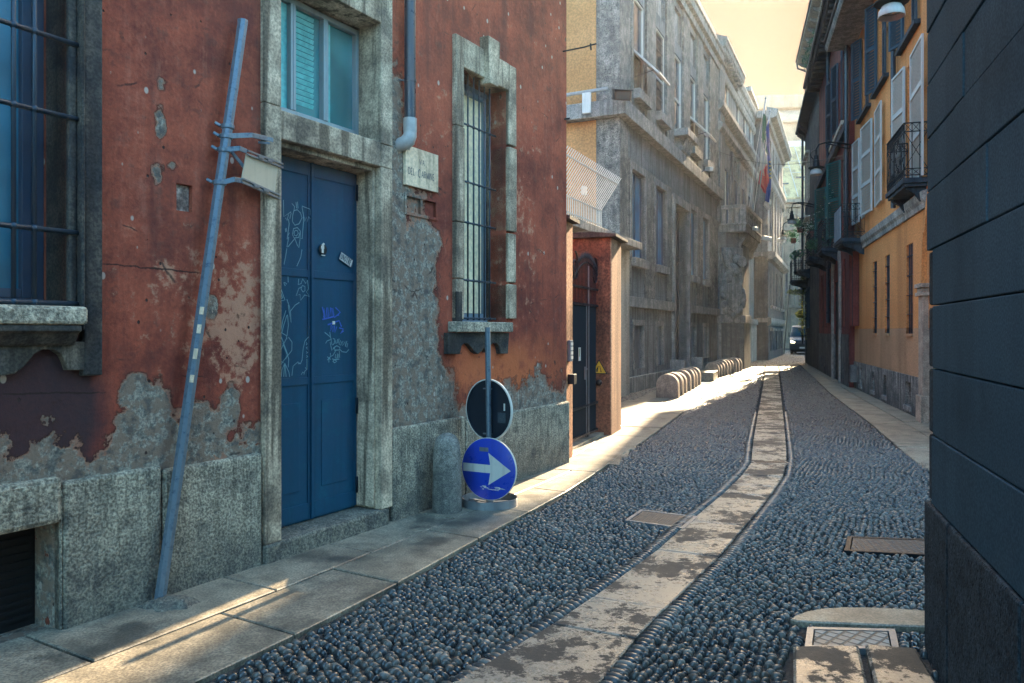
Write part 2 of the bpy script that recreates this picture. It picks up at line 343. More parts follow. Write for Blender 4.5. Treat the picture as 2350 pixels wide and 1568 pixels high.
# red plaster with peeled, scarred and rain-streaked zones
def red_plaster():
    g = G('old_red_plaster'); x = g.xyz(); sx, sz = x[0], x[2]
    def blob(u, v, ru, rv, amp):
        q, z = L.sz(u, v); q1 = L.sz(u + ru, v)[0]; rz_ = abs(L.sz(u, v + rv)[1] - z); rs = abs(q1 - q)
        a = g.ma('DIVIDE', g.ma('SUBTRACT', sx, q), rs); b = g.ma('DIVIDE', g.ma('SUBTRACT', sz, z), rz_)
        d = g.ma('SUBTRACT', 1.0, g.ma('ADD', g.ma('MULTIPLY', a, a), g.ma('MULTIPLY', b, b)), True)
        return g.ma('MULTIPLY', d, amp)
    def total(bl):
        t = bl[0]
        for b in bl[1:]: t = g.ma('ADD', t, b)
        return t
    n1 = g.noise(.9, 7, .62); n2 = g.noise(3.2, 10, .68); n3 = g.noise(38, 5, .7); n5 = g.noise(11, 8, .7)
    st = g.noise(1.0, 7, .72, g.map((9, 9, .55))); st2 = g.noise(1.0, 6, .7, g.map((3.2, 3.2, .3), (0, 0, 0), (5, 2, 1)))
    cr = g.ma('ADD', g.ma('MULTIPLY', n1, .45), g.ma('ADD', g.ma('MULTIPLY', n2, .3), g.ma('ADD', g.ma('MULTIPLY', n5, .17), g.ma('MULTIPLY', st, .08))))
    col = g.mix(g.step(cr, .38, .62), (.17, .037, .026), (.54, .118, .06))
    col = g.mix(g.ma('MULTIPLY', g.step(g.ma('ADD', g.ma('MULTIPLY', st, .5), g.ma('MULTIPLY', n5, .5)), .5, .66), .6), col, (.48, .17, .11)); col = g.mix(g.ma('MULTIPLY', g.step(g.noise(5.5, 8, .75), .52, .64), .55), col, (.075, .026, .024)); col = g.mix(g.step(n3, .35, .7), g.mix(.3, col, (.02, .01, .01)), col)
    col = g.mix(g.ma('MULTIPLY', g.step(st2, .50, .68), .5), col, (.085, .03, .028))
    # salmon wash patches where only the top coat is gone
    wash = g.step(g.ma('ADD', g.ma('ADD', g.ma('MULTIPLY', n5, .55), g.ma('MULTIPLY', n2, .45)), total([blob(450, 700, 190, 260, .10), blob(560, 760, 80, 330, .10), blob(1180, 500, 90, 420, .09), blob(1000, 250, 90, 200, .06)])), .60, .68)
    col = g.mix(g.ma('MULTIPLY', wash, .75), col, (.52, .26, .16))
    # bright scrubbed orange above the skirting, under the small window
    col = g.mix(g.ma('MULTIPLY', g.ma('MULTIPLY', total([blob(1120, 880, 120, 120, 1.6), blob(1230, 860, 90, 110, .8)]), g.step(n2, .3, .55)), .7), col, (.50, .13, .05))
    # sooty damp zone under the big window
    soot = g.step(g.ma('ADD', g.ma('MULTIPLY', n2, .6), total([blob(90, 960, 200, 290, .62), blob(40, 830, 190, 120, .45), blob(230, 1120, 260, 80, .3), blob(590, 500, 26, 700, .22), blob(1275, 930, 60, 60, .2), blob(935, 460, 40, 60, .3)])), .42, .74)
    col = g.mix(g.ma('MULTIPLY', soot, .9), col, (.028, .024, .03))
    # bare render showing through
    low = g.n('ShaderNodeMapRange', {'clamp': True}, Value=sz, From_Min=1.55, From_Max=.85, To_Min=0, To_Max=.26).outputs[0]
    pf = g.ma('ADD', g.ma('ADD', g.ma('MULTIPLY', n2, .6), g.ma('MULTIPLY', n5, .28)), g.ma('ADD', low, total([
        blob(925, 760, 85, 420, .36), blob(985, 660, 60, 260, .16), blob(905, 330, 34, 330, .28), blob(340, 960, 80, 130, .20), blob(340, 1060, 120, 110, .22), blob(470, 985, 60, 70, .16), blob(300, 880, 40, 60, .14), blob(330, 740, 90, 90, .08),
        blob(367, 280, 22, 60, .25), blob(360, 400, 24, 40, .26), blob(372, 190, 22, 36, .25), blob(395, 385, 26, 26, .2), blob(690, 610, 40, 30, .12), blob(480, 700, 26, 40, .22), blob(445, 940, 40, 40, .16), blob(120, 830, 40, 30, .12), blob(545, 730, 30, 30, .14), blob(530, 930, 26, 60, .18), blob(490, 700, 20, 50, .16), blob(110, 1080, 90, 60, .16),
        blob(1185, 935, 110, 40, .14), blob(1000, 880, 60, 160, .14), blob(960, 420, 70, 60, .13), blob(985, 560, 40, 60, .15), blob(1240, 880, 22, 70, .1)])))
    peel = g.step(pf, .620, .634); edge = g.ma('SUBTRACT', g.step(pf, .585, .618), peel, True)
    bare = g.mix(g.step(n3, .35, .65), (.11, .11, .10), (.46, .41, .32)); bare = g.mix(g.step(n5, .43, .55), bare, (.24, .17, .125)); bare = g.mix(g.ma('MULTIPLY', g.step(g.noise(9, 5, .65), .5, .62), .6), bare, (.05, .058, .06)); bare = g.mix(g.ma('MULTIPLY', g.step(st, .5, .7), .5), bare, (.07, .075, .075))
    pink = g.mix(g.step(n5, .35, .65), (.36, .20, .13), (.30, .13, .09))
    bare = g.mix(g.step(g.ma('ADD', pf, g.ma('MULTIPLY', n1, .18)), .755, .735), bare, pink)
    col = g.mix(g.ma('MULTIPLY', edge, .55), col, (.05, .022, .018)); col = g.mix(peel, col, bare)
    # pocks and chips
    pk = g.step(g.vor(7.5, g.map((1, 1, .8))), .055, .075); pk2 = g.step(g.vor(2.3, g.map((1, 1, .55))), .045, .062)
    pock = g.ma('MULTIPLY', pk, pk2); col = g.mix(g.ma('SUBTRACT', 1.0, pock), col, (.06, .035, .03))
    chip0 = g.step(g.vor(11.0, g.map((1, 1, .6), (0, 0, 0), (1, 4, 2))), .05, .08); col = g.mix(g.ma('MULTIPLY', g.ma('MULTIPLY', g.ma('SUBTRACT', 1.0, chip0), g.step(n2, .5, .56)), .8), col, (.42, .30, .23))
    chip = g.step(g.vor(5.1, g.map((1, 1, .7), (0, 0, 0), (3, 1, 7))), .07, .10); col = g.mix(g.ma('MULTIPLY', g.ma('SUBTRACT', 1.0, chip), .8), col, (.50, .42, .35))
    # hairline cracks
    ck = g.n('ShaderNodeTexVoronoi', {'feature': 'DISTANCE_TO_EDGE'}, Vector=g.mix(.12, g.map((.55, .55, .9)), g.n('ShaderNodeTexNoise', Vector=g.co(), Scale=3.0, Detail=6.0).outputs[1]), Scale=1.3).outputs[0]
    ckm = g.ma('MULTIPLY', g.step(ck, .008, .002), g.step(n2, .5, .6)); col = g.mix(g.ma('MULTIPLY', ckm, .8), col, (.03, .02, .018))
    for (u0, v0), (u1, v1) in (((228, 604), (470, 628)), ((415, 862), (478, 866)), ((0, 905), (250, 900))):
        p0, p1 = L.sz(u0, v0), L.sz(u1, v1); sl_ = (p1[1] - p0[1]) / (p1[0] - p0[0])
        ln = g.ma('ADD', g.ma('ADD', g.ma('MULTIPLY', sx, sl_), p0[1] - sl_ * p0[0]), g.ma('MULTIPLY', g.ma('SUBTRACT', n5, .5), .05))
        near = g.step(g.ma('ABSOLUTE', g.ma('SUBTRACT', sz, ln)), .007, .003); rngx = g.ma('MULTIPLY', g.step(sx, p0[0] - .02, p0[0] + .05), g.step(sx, p1[0] + .02, p1[0] - .1))
        col = g.mix(g.ma('MULTIPLY', g.ma('MULTIPLY', near, rngx), .85), col, (.025, .015, .013))
    h = g.ma('ADD', g.ma('MULTIPLY', g.ma('SUBTRACT', 1.0, peel), .9), g.ma('ADD', g.ma('MULTIPLY', n3, g.ma('ADD', .12, g.ma('MULTIPLY', peel, .55))), g.ma('ADD', g.ma('MULTIPLY', n5, .5), g.ma('MULTIPLY', pock, .8))))
    return g.fin(col, .9, g.bump(h, 1.0, .024), spec=.25)
m_red = red_plaster()
# ---------------------------------------------------------------- camera, sky, sun
cam = bpy.data.cameras.new('camera'); co = bpy.data.objects.new('camera', cam); COL.objects.link(co); sc.camera = co
co.location = (0, 0, CH); co.rotation_euler = (R(90), 0, 0)
cam.sensor_width = 36; cam.lens = 36 * F / 2350; cam.shift_y = -24 / 2350; cam.clip_start = .05; cam.clip_end = 4000
SAZ, SEL = math.atan(.485), R(23.6)
sdir = Vector((math.sin(SAZ) * math.cos(SEL), math.cos(SAZ) * math.cos(SEL), math.sin(SEL)))
sl = bpy.data.lights.new('sun', 'SUN'); so = bpy.data.objects.new('sun', sl); COL.objects.link(so)
sl.energy = SUN_E; sl.angle = R(.55); sl.color = (1, .77, .50); so.rotation_euler = sdir.to_track_quat('Z', 'Y').to_euler(); so.location = (20, 40, 40)
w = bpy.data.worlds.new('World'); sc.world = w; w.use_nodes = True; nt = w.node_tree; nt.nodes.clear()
sky = nt.nodes.new('ShaderNodeTexSky'); sky.sky_type = 'NISHITA'; sky.sun_disc = False; sky.sun_elevation = SEL; sky.sun_rotation = SAZ
sky.air_density = 1.2; sky.dust_density = 3.0; sky.ozone_density = 2.5; sky.altitude = 100
def wn(t, props=None, **ins):
    n = nt.nodes.new(t)
    for k, v in (props or {}).items(): setattr(n, k, v)
    for k, v in ins.items():
        s_ = n.inputs[int(k[1:])]
        if isinstance(v, bpy.types.NodeSocket): nt.links.new(v, s_)
        else: s_.default_value = v
    return n
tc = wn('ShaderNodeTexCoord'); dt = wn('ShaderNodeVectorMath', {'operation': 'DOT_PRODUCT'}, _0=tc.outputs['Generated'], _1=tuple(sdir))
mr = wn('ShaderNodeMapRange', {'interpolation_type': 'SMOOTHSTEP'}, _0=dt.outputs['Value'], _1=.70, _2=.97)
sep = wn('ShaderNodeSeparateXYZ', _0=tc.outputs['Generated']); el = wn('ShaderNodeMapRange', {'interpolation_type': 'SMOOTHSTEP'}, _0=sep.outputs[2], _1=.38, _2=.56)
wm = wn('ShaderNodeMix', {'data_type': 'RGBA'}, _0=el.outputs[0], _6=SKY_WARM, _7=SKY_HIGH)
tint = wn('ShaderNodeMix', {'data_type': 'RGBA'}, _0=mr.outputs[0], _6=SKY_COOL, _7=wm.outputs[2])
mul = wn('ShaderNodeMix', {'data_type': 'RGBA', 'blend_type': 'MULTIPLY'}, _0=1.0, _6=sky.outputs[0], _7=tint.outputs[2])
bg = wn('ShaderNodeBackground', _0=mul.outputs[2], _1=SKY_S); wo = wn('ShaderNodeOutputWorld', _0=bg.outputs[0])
sc.view_settings.view_transform = 'Standard'; sc.view_settings.look = 'None'; sc.view_settings.exposure = EXPO; sc.view_settings.gamma = 1
sc.cycles.use_denoising = True; sc.cycles.max_bounces = 6; sc.cycles.volume_bounces = 0
# ================================================================ GROUND
def inset(poly, d):
    """inset of a convex polygon given counter-clockwise"""
    n = len(poly); out = []
    for i in range(n):
        p0, p1, p2 = Vector(poly[i - 1]), Vector(poly[i]), Vector(poly[(i + 1) % n])
        e1 = (p1 - p0).normalized(); e2 = (p2 - p1).normalized()
        n1 = Vector((-e1.y, e1.x)); n2 = Vector((-e2.y, e2.x)); b = n1 + n2; k = b.dot(n1)
        out.append(p1 + b * (d / max(.3, k)))
    return [(q.x, q.y) for q in out]
def ccw(p): return p if sum(p[i - 1][0] * p[i][1] - p[i][0] * p[i - 1][1] for i in range(len(p))) > 0 else p[::-1]
def slab(mb, poly, z1, gap=.010, z0=-.06, ch=.008):
    poly = ccw([tuple(q) for q in poly]); z1 += random.uniform(-.004, .004)
    a = inset(poly, gap / 2); b = inset(poly, gap / 2 + ch); n = len(a)
    tx, ty = random.uniform(-.003, .003), random.uniform(-.003, .003); cx, cy = sum(p[0] for p in a) / n, sum(p[1] for p in a) / n
    f = lambda p, z: (p[0], p[1], z + tx * (p[0] - cx) + ty * (p[1] - cy))
    vs = [(p[0], p[1], z0) for p in a] + [f(p, z1 - ch * .7) for p in a] + [f(p, z1) for p in b]
    fs = [tuple(range(2 * n, 3 * n))]
    for k in (0, 1): fs += [(k * n + i, k * n + (i + 1) % n, (k + 1) * n + (i + 1) % n, (k + 1) * n + i) for i in range(n)]
    mb.add(vs, fs)
class Line:
    def __init__(s, pts):
        s.p = [Vector(q) for q in pts]; s.d = [0]
        for a, b in zip(s.p, s.p[1:]): s.d.append(s.d[-1] + (b - a).length)
    def at(s, q):
        for i in range(len(s.d) - 1):
            if q <= s.d[i + 1] or i == len(s.d) - 2:
                k = (q - s.d[i]) / (s.d[i + 1] - s.d[i]); return s.p[i].lerp(s.p[i + 1], k)
    def x_at(s, y):
        for a, b in zip(s.p, s.p[1:]):
            if a.y <= y <= b.y: return a.x + (b.x - a.x) * (y - a.y) / (b.y - a.y)
        return s.p[0].x if y < s.p[0].y else s.p[-1].x
E = Line([(-4.4, -1.5)] + [gp(*q) for q in [(455, 1568), (640, 1480), (900, 1350), (1035, 1275), (1180, 1197), (1262, 1153), (1330, 1113), (1447, 1033), (1531, 975), (1598, 923), (1660, 873), (1711, 833)]] + [(15.0, 45.6), (19.6, 56.0), (24, 66)])
ER = Line([gp(*q) for q in [(2105, 1064), (2072, 1038), (1996, 971), (1908, 906), (1832, 833)]])
LL = Line([(-2.6, 1.2)] + [gp(*q) for q in [(1073, 1568), (1262, 1438), (1470, 1295), (1582, 1197), (1656, 1137), (1707, 1086), (1723, 1063), (1726, 1021), (1734, 975), (1750, 891), (1758, 837)]])
LR = Line([(-.55, 1.6)] + [gp(*q) for q in [(1373, 1568), (1484, 1443), (1586, 1341), (1660, 1271), (1725, 1193), (1771, 1137), (1801, 1091), (1808, 1054), (1801, 975), (1791, 889), (1784, 837)]])
mb = MB(); mb.quad((-400, -400, -.07), (400, -400, -.07), (400, 600, -.07), (-400, 600, -.07)); struct(mb.build('ground', m_mortar))
# ---- left pavement: two rows of worn granite slabs along the red house and on to the barriers
mb = MB()
def perp_hit(q):  # from the wall outward to the kerb line
    a = Vector(L.w(q, 0)[:2]); lo, hi = 0.0, 4.0
    for _ in range(40):
        m = (lo + hi) / 2; p = a + Vector(L.n) * m
        if p.x < E.x_at(p.y): lo = m
        else: hi = m
    return a, a + Vector(L.n) * lo
cuts = [1.2]
while cuts[-1] < 15.2: cuts.append(cuts[-1] + random.uniform(.95, 1.5))
off2 = .45
for a, b in zip(cuts, cuts[1:]):
    (w0, e0), (w1, e1) = perp_hit(a), perp_hit(b); slab(mb, [w0.lerp(e0, .47), e0, e1, w1.lerp(e1, .47)], .012, .016)
    (w0, e0), (w1, e1) = perp_hit(a + off2), perp_hit(b + off2); slab(mb, [w0 - Vector(L.n) * .1, w0.lerp(e0, .47), w1.lerp(e1, .47), w1 - Vector(L.n) * .1], .012, .016)
# from the gate onwards
wq, eq = perp_hit(cuts[-1]); wq2, eq2 = perp_hit(cuts[-1] + off2)
k0 = [i for i, p in enumerate(E.p) if p.y > eq.y][0]; E2 = Line([eq] + E.p[k0:])
tot = E2.d[-1]; q = 0.0; prev = None
def band(q):
    p = E2.at(q); p2 = E2.at(min(tot, q + .2)); p0 = E2.at(max(0, q - .2)); d = (p2 - p0).normalized(); nn = Vector((-d.y, d.x))
    wd = 1.25 if p.y < 12 else (1.5 if p.y < 38 else .9)
    return p, p + nn * wd * .48, p + nn * wd
while q < tot - 1:
    q2 = min(tot, q + random.uniform(1.0, 1.7)); A, B_ = band(q), band(q2)
    slab(mb, [A[0], B_[0], B_[1], A[1]], .012, .014); slab(mb, [A[1], B_[1], B_[2], A[2]], .012, .014); q = q2
# forecourt in front of the gate and beside the grey building
f0 = Vector((.55, 10.2)); fx = Vector((.4262, .9046)); fy = Vector((-.9046, .4262))
for i in range(7):
    for j in range(-1, 6):
        p = [Vector((1.45, 12.9)) + fx * (i * 1.35 + (j % 2) * .6) + fy * (j * .62) + d for d in (Vector((0, 0)), fx * 1.35, fx * 1.35 + fy * .62, fy * .62)]
        if max(q_.y for q_ in p) < 18.9: slab(mb, p, .004, .014)
for i in range(4):
    a = Vector((.80, 9.9)).lerp(Vector((1.6, 12.4)), i / 4); b = Vector((.80, 9.9)).lerp(Vector((1.6, 12.4)), (i + 1) / 4)
    slab(mb, [a + fy * .9, a - fy * .62, b - fy * .55, b + fy * .9], .005, .016)
struct(mb.build('left_pavement', m_sidewalk))
# ---- right pavement
mb = MB(); q = 0.0
while q < ER.d[-1] - .4:
    q2 = min(ER.d[-1], q + random.uniform(1.0, 1.6)); a, b = ER.at(q), ER.at(q2)
    wa, wb = Vector((3.5245 + .295 * a.y + .1, a.y - .35)), Vector((3.5245 + .295 * b.y + .1, b.y - .35))
    slab(mb, [a, wa.lerp(a, .5), wb.lerp(b, .5), b], .012, .014)
    a2, b2 = ER.at(min(ER.d[-1], q + .5)), ER.at(min(ER.d[-1], q2 + .5)); wa, wb = Vector((3.5245 + .295 * a2.y + .1, a2.y - .35)), Vector((3.5245 + .295 * b2.y + .1, b2.y - .35))
    if (b2 - a2).length > .2: slab(mb, [wa.lerp(a2, .5), wa, wb, wb.lerp(b2, .5)], .012, .014)
    q = q2
for i in range(3): slab(mb, [gp(2085 + 45 * i, 1046 + 34 * i), gp(2135 + 45 * i, 1046 + 34 * i), gp(2190 + 45 * i, 1080 + 34 * i), gp(2130 + 45 * i, 1080 + 34 * i)], .004, .014)
struct(mb.build('right_pavement', m_sidewalk))
# ---- granite carriage lane
mb = MB(); ys = [1.7]
while ys[-1] < 37.5: ys.append(ys[-1] * 1.0 + (random.uniform(.45, .75) if random.random() < .4 else random.uniform(.8, 1.2)) * (1 if ys[-1] < 12 else 1.4))
LCa = Line([(a + b) / 2 for a, b in zip(LL.p, LR.p)])
for a, b in zip(ys, ys[1:]):
    # joints are square to the lane: shift right end back along its slope
    dj = lambda y: (LCa.x_at(y + .3) - LCa.x_at(y - .3)) / .6 * (LR.x_at(y) - LL.x_at(y)) * .32
    A0, A1 = a + dj(a), a - dj(a); B0, B1 = b + dj(b), b - dj(b)
    slab(mb, [(LL.x_at(A0), A0), (LR.x_at(A1), A1), (LR.x_at(B1), B1), (LL.x_at(B0), B0)], .010, .012)
struct(mb.build('granite_lane', m_lane))
# ---- stones at the corner of the dark building
mb = MB()
slab(mb, [gp(1816, 1490), gp(1974, 1488), gp(2010, 1640), gp(1816, 1640)], .022, .02, ch=.014); slab(mb, [gp(1980, 1486), gp(2106, 1497), gp(2190, 1640), gp(2018, 1640)], .026, .02, ch=.014)
struct(mb.build('threshold_slabs', m_lane))
mb = MB(); tip = [gp(u, v) for u, v in [(1813, 1427), (1822, 1418), (1850, 1408), (1890, 1401), (1933, 1398.5), (1990, 1399), (2060, 1402), (2140, 1407), (2140, 1445), (2060, 1442), (1940, 1437), (1830, 1432)]]
slab(mb, tip, .016, .004, ch=.010); o = mb.build('kerb_stone', m_sidewalk); tag(o, 'rounded granite kerb stone lying above the diamond pattern cover', 'kerb stone')
# ---- iron covers
def cover(name, label, px, mat, rim, grp, top=.012):
    P = ccw([gp(*q) for q in px]); c = Vector((sum(p[0] for p in P) / 4, sum(p[1] for p in P) / 4))
    e = Vector(P[1]) - Vector(P[0]); ang = math.atan2(e.y, e.x)
    rot = lambda p: ((p[0] - c.x) * math.cos(-ang) - (p[1] - c.y) * math.sin(-ang), (p[0] - c.x) * math.sin(-ang) + (p[1] - c.y) * math.cos(-ang))
    Q = [rot(p) for p in P]; t = thing(name, label, 'manhole cover', (c.x, c.y, 0), ang, grp); I = inset(Q, .035); J = inset(Q, .043)
    m = MB(); n = 4
    vs = [(*p, -.05) for p in Q] + [(*p, top) for p in Q] + [(*p, top) for p in I] + [(*p, -.03) for p in I]
    m.add(vs, [(k * 4 + i, k * 4 + (i + 1) % 4, (k + 1) * 4 + (i + 1) % 4, (k + 1) * 4 + i) for k in range(3) for i in range(4)]); m.build('rim', rim, t)
    m = MB(); m.prismz(J, -.04, top - .003); m.build('plate', mat, t); return t, J, top - .003
cover('manhole_cover', 'worn iron cover between the pebbles and the granite lane, palest of the covers', [(1433, 1197), (1570, 1216), (1602, 1188), (1470, 1172)], m_tread, m_galv2, 'iron covers in the cobbles')
cover('manhole_cover', 'dark iron cover half hidden behind the corner of the dark wall', [(1938, 1267), (2150, 1278), (2150, 1241), (1945, 1234)], m_treadg, m_iron, 'iron covers in the cobbles')
mt, J, zt = cover('manhole_cover', 'iron cover with diamond pattern and raised letters beside the threshold slabs', [(1846, 1492), (2064, 1494), (2054, 1448), (1853, 1443)], m_diam, m_galv2, 'iron covers in the cobbles')
gr = thing('drain_grate', 'narrow iron drain slot set across the bright granite lane', 'drain grate', (0, 0, 0)); m = MB()
a, b = Vector(gp(1724, 1062)), Vector(gp(1807, 1062)); d = (b - a); m.box(a.x + .01, b.x - .01, a.y - .13, a.y + .05, -.03, .0145); m.build('frame', m_galv2, gr)
m = MB()
for i in range(12): x = a.x + .03 + (d.x - .06) * (i + .1) / 12; m.box(x, x + (d.x - .06) * .8 / 12, a.y - .11, a.y + .03, 0, .0165)
m.build('slot_bars', m_iron, gr)
# ---- river pebbles set on edge
COVERS = [np.array(ccw([gp(*q) for q in px])) for px in ([(1433, 1197), (1570, 1216), (1602, 1188), (1470, 1172)], [(1938, 1267), (2150, 1278), (2150, 1241), (1945, 1234)], [(1843, 1494), (2068, 1496), (2056, 1446), (1850, 1440)], [(1813, 1432), (1850, 1405), (1933, 1396), (2145, 1404), (2145, 1447), (1830, 1436)], [(1812, 1486), (2110, 1490), (2200, 1640), (1812, 1640)])]
def inside(P, x, y):
    r = np.ones_like(x, bool)
    for i in range(len(P)):
        a, b = P[i], P[(i + 1) % len(P)]; r &= ((b[0] - a[0]) * (y - a[1]) - (b[1] - a[1]) * (x - a[0])) > -.004
    return r
def lx(line, y): p = np.array([tuple(q) for q in line.p]); return np.interp(y, p[:, 1], p[:, 0])
def pebbles(y0, y1, sp, seg, rings, regions):
    """domes on a jittered grid that follows the street"""
    out = []
    for reg in regions:
        rows = np.arange(y0, y1, sp * .72); xs = np.arange(-14, 26, sp)
        yy, xx = np.meshgrid(rows, xs, indexing='ij'); xx = xx + (np.arange(len(rows)) % 2)[:, None] * sp / 2
        xx = xx + .08 * np.sin(yy * 2.1 + xx * .7) ; yy = yy + .07 * np.sin(xx * 1.7) + .03 * np.sin(xx * 5.3 + yy * 3)
        x = (xx + rng.normal(0, sp * .13, xx.shape)).ravel(); y = (yy + rng.normal(0, sp * .12, yy.shape)).ravel()
        k = reg(x, y) & (np.abs(x) < .70 * y + .6)
        x, y = x[k], y[k]
        for P in COVERS: kk = ~inside(P, x, y); x, y = x[kk], y[kk]
        out.append(np.stack([x, y], 1))
    c = np.concatenate(out); n = len(c)
    a = sp * rng.uniform(.40, .57, n); b = a * rng.uniform(.50, .78, n); hgt = sp * rng.uniform(.36, .60, n); th = rng.normal(.12, .45, n)
    prof = [(.96, -.4), (1.0, .12), (.82, .66), (.44, .95)] if rings == 3 else ([(1.0, -.3), (.86, .58)] if rings == 2 else [(1.0, -.2), (.72, .72)])
    m = len(prof); ang = np.arange(seg) * 2 * np.pi / seg
    wob = 1 + rng.normal(0, .09, (n, seg))
    V = np.zeros((n, m * seg + 1, 3)); tx, ty = rng.normal(0, .16, n), rng.normal(0, .16, n)
    for i, (r, h) in enumerate(prof):
        px, py = a[:, None] * r * np.cos(ang) * wob, b[:, None] * r * np.sin(ang) * wob
        V[:, i * seg:(i + 1) * seg, 0] = px * np.cos(th)[:, None] - py * np.sin(th)[:, None]; V[:, i * seg:(i + 1) * seg, 1] = px * np.sin(th)[:, None] + py * np.cos(th)[:, None]; V[:, i * seg:(i + 1) * seg, 2] = h * hgt[:, None]
    V[:, -1, 2] = hgt
    V[:, :, 2] += V[:, :, 0] * tx[:, None] + V[:, :, 1] * ty[:, None]
    V[:, :, 0] += c[:, 0][:, None]; V[:, :, 1] += c[:, 1][:, None]; V[:, :, 2] += -.020 - np.maximum(0, hgt - .030)[:, None] * .5
    q = []
    for i in range(m - 1):
        for k in range(seg): q.append((i * seg + k, i * seg + (k + 1) % seg, (i + 1) * seg + (k + 1) % seg, (i + 1) * seg + k))
    t = [((m - 1) * seg + k, (m - 1) * seg + (k + 1) % seg, m * seg) for k in range(seg)]
    nv = m * seg + 1; o = (np.arange(n) * nv)[:, None, None]
    return V.reshape(-1, 3), (np.array(q)[None] + o).reshape(-1, 4), (np.array(t)[None] + o).reshape(-1, 3)
LEFT = lambda x, y: (x > lx(E, y) + .03) & (x < lx(LL, y) - .07) & (y < 37.4)
RIGHT = lambda x, y: (x > lx(LR, y) + .07) & ((x < lx(ER, y) - .02) | ((y < 11.0) & (x < 8 - .1 * y) & ((y > 4.25) | (x < 2.2 + .334 * (y - 4.07) - .03)))) & (y < 37.4)
FAR = lambda x, y: (x > lx(E, y) + .03) & (x < 3.2 + .32 * y + np.maximum(0, y - 40) * .8) & (y >= 37.4)
COURT = lambda x, y: (x < lx(E, y) - 1.6) & (x > -6.66 + .471 * y + .05) & (y > 18.6) & (y < 33)
def mesh_np(name, parts, mats):
    Vs, nv, loops, starts, totals, mi, sm, lo = [], 0, [], [], [], [], [], 0
    for V, Q, T, k in parts:
        for A in (Q, T):
            if not len(A): continue
            loops.append((A + nv).ravel()); starts.append(lo + np.arange(len(A)) * A.shape[1]); totals.append(np.full(len(A), A.shape[1])); mi.append(np.full(len(A), k)); lo += A.size
        Vs.append(V); nv += len(V)
    V = np.concatenate(Vs).astype(np.float32); loops = np.concatenate(loops).astype(np.int32)
    me = bpy.data.meshes.new(name); me.vertices.add(len(V)); me.vertices.foreach_set('co', V.ravel()); me.loops.add(len(loops)); me.loops.foreach_set('vertex_index', loops)
    st = np.concatenate(starts).astype(np.int32); me.polygons.add(len(st)); me.polygons.foreach_set('loop_start', st)
    me.polygons.foreach_set('material_index', np.concatenate(mi).astype(np.int32)); me.polygons.foreach_set('use_smooth', np.ones(len(st), bool))
    for m_ in mats: me.materials.append(m_)
    me.update(calc_edges=True); me.validate(); o = bpy.data.objects.new(name, me); COL.objects.link(o); return o
base = (np.array([[-9, -3, -.022], [40, -3, -.022], [40, 90, -.022], [-9, 90, -.022]], float), np.array([[0, 1, 2, 3]]), np.zeros((0, 3), int), 1)
parts = [(*pebbles(2.4, 9, .060, 8, 3, (LEFT, RIGHT)), 0), (*pebbles(9, 20, .066, 6, 2, (LEFT, RIGHT, COURT)), 0), (*pebbles(20, 37.4, .085, 5, 2, (LEFT, RIGHT, COURT)), 0), (*pebbles(37.4, 62, .13, 5, 2, (FAR,)), 0), base]
# rows of larger pebbles edging the lane
def edging(line, sgn):
    V, Q, T = [], [], []; q = 0.0; nv = 0
    while q < line.d[-1] - .1:
        p = line.at(q); d = (line.at(min(line.d[-1], q + .1)) - line.at(max(0, q - .1))).normalized(); nn = Vector((-d.y, d.x)) * sgn
        q += random.uniform(.045, .062) * (1 if p.y < 12 else 1.5)
        if p.y < 2.2 or p.y > 16: continue
        c = p + nn * .048; L_ = random.uniform(.05, .065); W_ = .026 if p.y < 12 else .04
        for r, h in ((1, -.01), (.85, .018), (.5, .028)):
            for k in range(6):
                a = k * math.pi / 3; v = c + nn * (L_ * r * math.cos(a)) + d * (W_ * r * math.sin(a)); V.append((v.x, v.y, h - .012))
        V.append((c.x, c.y, .019)); 
        for i in (0, 1):
            for k in range(6): Q.append((nv + i * 6 + k, nv + i * 6 + (k + 1) % 6, nv + i * 6 + 6 + (k + 1) % 6, nv + i * 6 + 6 + k))
        for k in range(6): T.append((nv + 12 + k, nv + 12 + (k + 1) % 6, nv + 18))
        nv += 19
    return np.array(V), np.array(Q), np.array(T), 0
struct(mesh_np('cobbled_road', parts + [edging(LL, 1), edging(LR, -1)], [m_pebble, m_mortar]))
# ================================================================ RED HOUSE (left)
red = thing('red_house', 'weathered red plaster house with blue door and barred windows along the left pavement', 'house', (*L.O, 0), L.rz)
lw_b = L.s(152); lw_a = lw_b - 1.22; lw_c = L.z(100, 708); lw_d = 4.6
dj0, dj1, dj2, dj3 = L.s(598), L.s(637), L.s(866), L.s(892)          # portal jambs
z_lin0, z_lin1 = L.z(637, 320), L.z(598, 236); z_top0 = L.z(872, 58); z_step = L.z(600, 1243)
rw_a, rw_b = L.s(1057), L.s(1161); rw_c, rw_d = L.z(1110, 739), L.z(1057, 156)
pl_z = .82
cb = L.s(135); cz0, cz1 = .05, L.z(60, 1214)
nich = (L.s(405), L.s(441), L.z(422, 485), L.z(422, 423), .05)
ops = [(lw_a, lw_b, lw_c, lw_d, .36), (dj0 + .02, dj3 - .02, .0, 6.0, .34), (rw_a, rw_b, rw_c, rw_d, .34), (cb - 1.3, cb, 0, cz1, .5), nich,
       (9.9 - 7.4, 10.0 - 6.2, lw_c, lw_d, .3)]
pq0 = L.sz(927, 441); pq1 = L.sz(1003, 515)
ops.append((pq0[0] + .03, (pq0[0] + pq1[0]) / 2 - .012, pq1[1] + .06, pq0[1] - .03, .02)); ops.append(((pq0[0] + pq1[0]) / 2 + .012, pq1[0] - .03, pq1[1] + .06, pq0[1] - .03, .02))
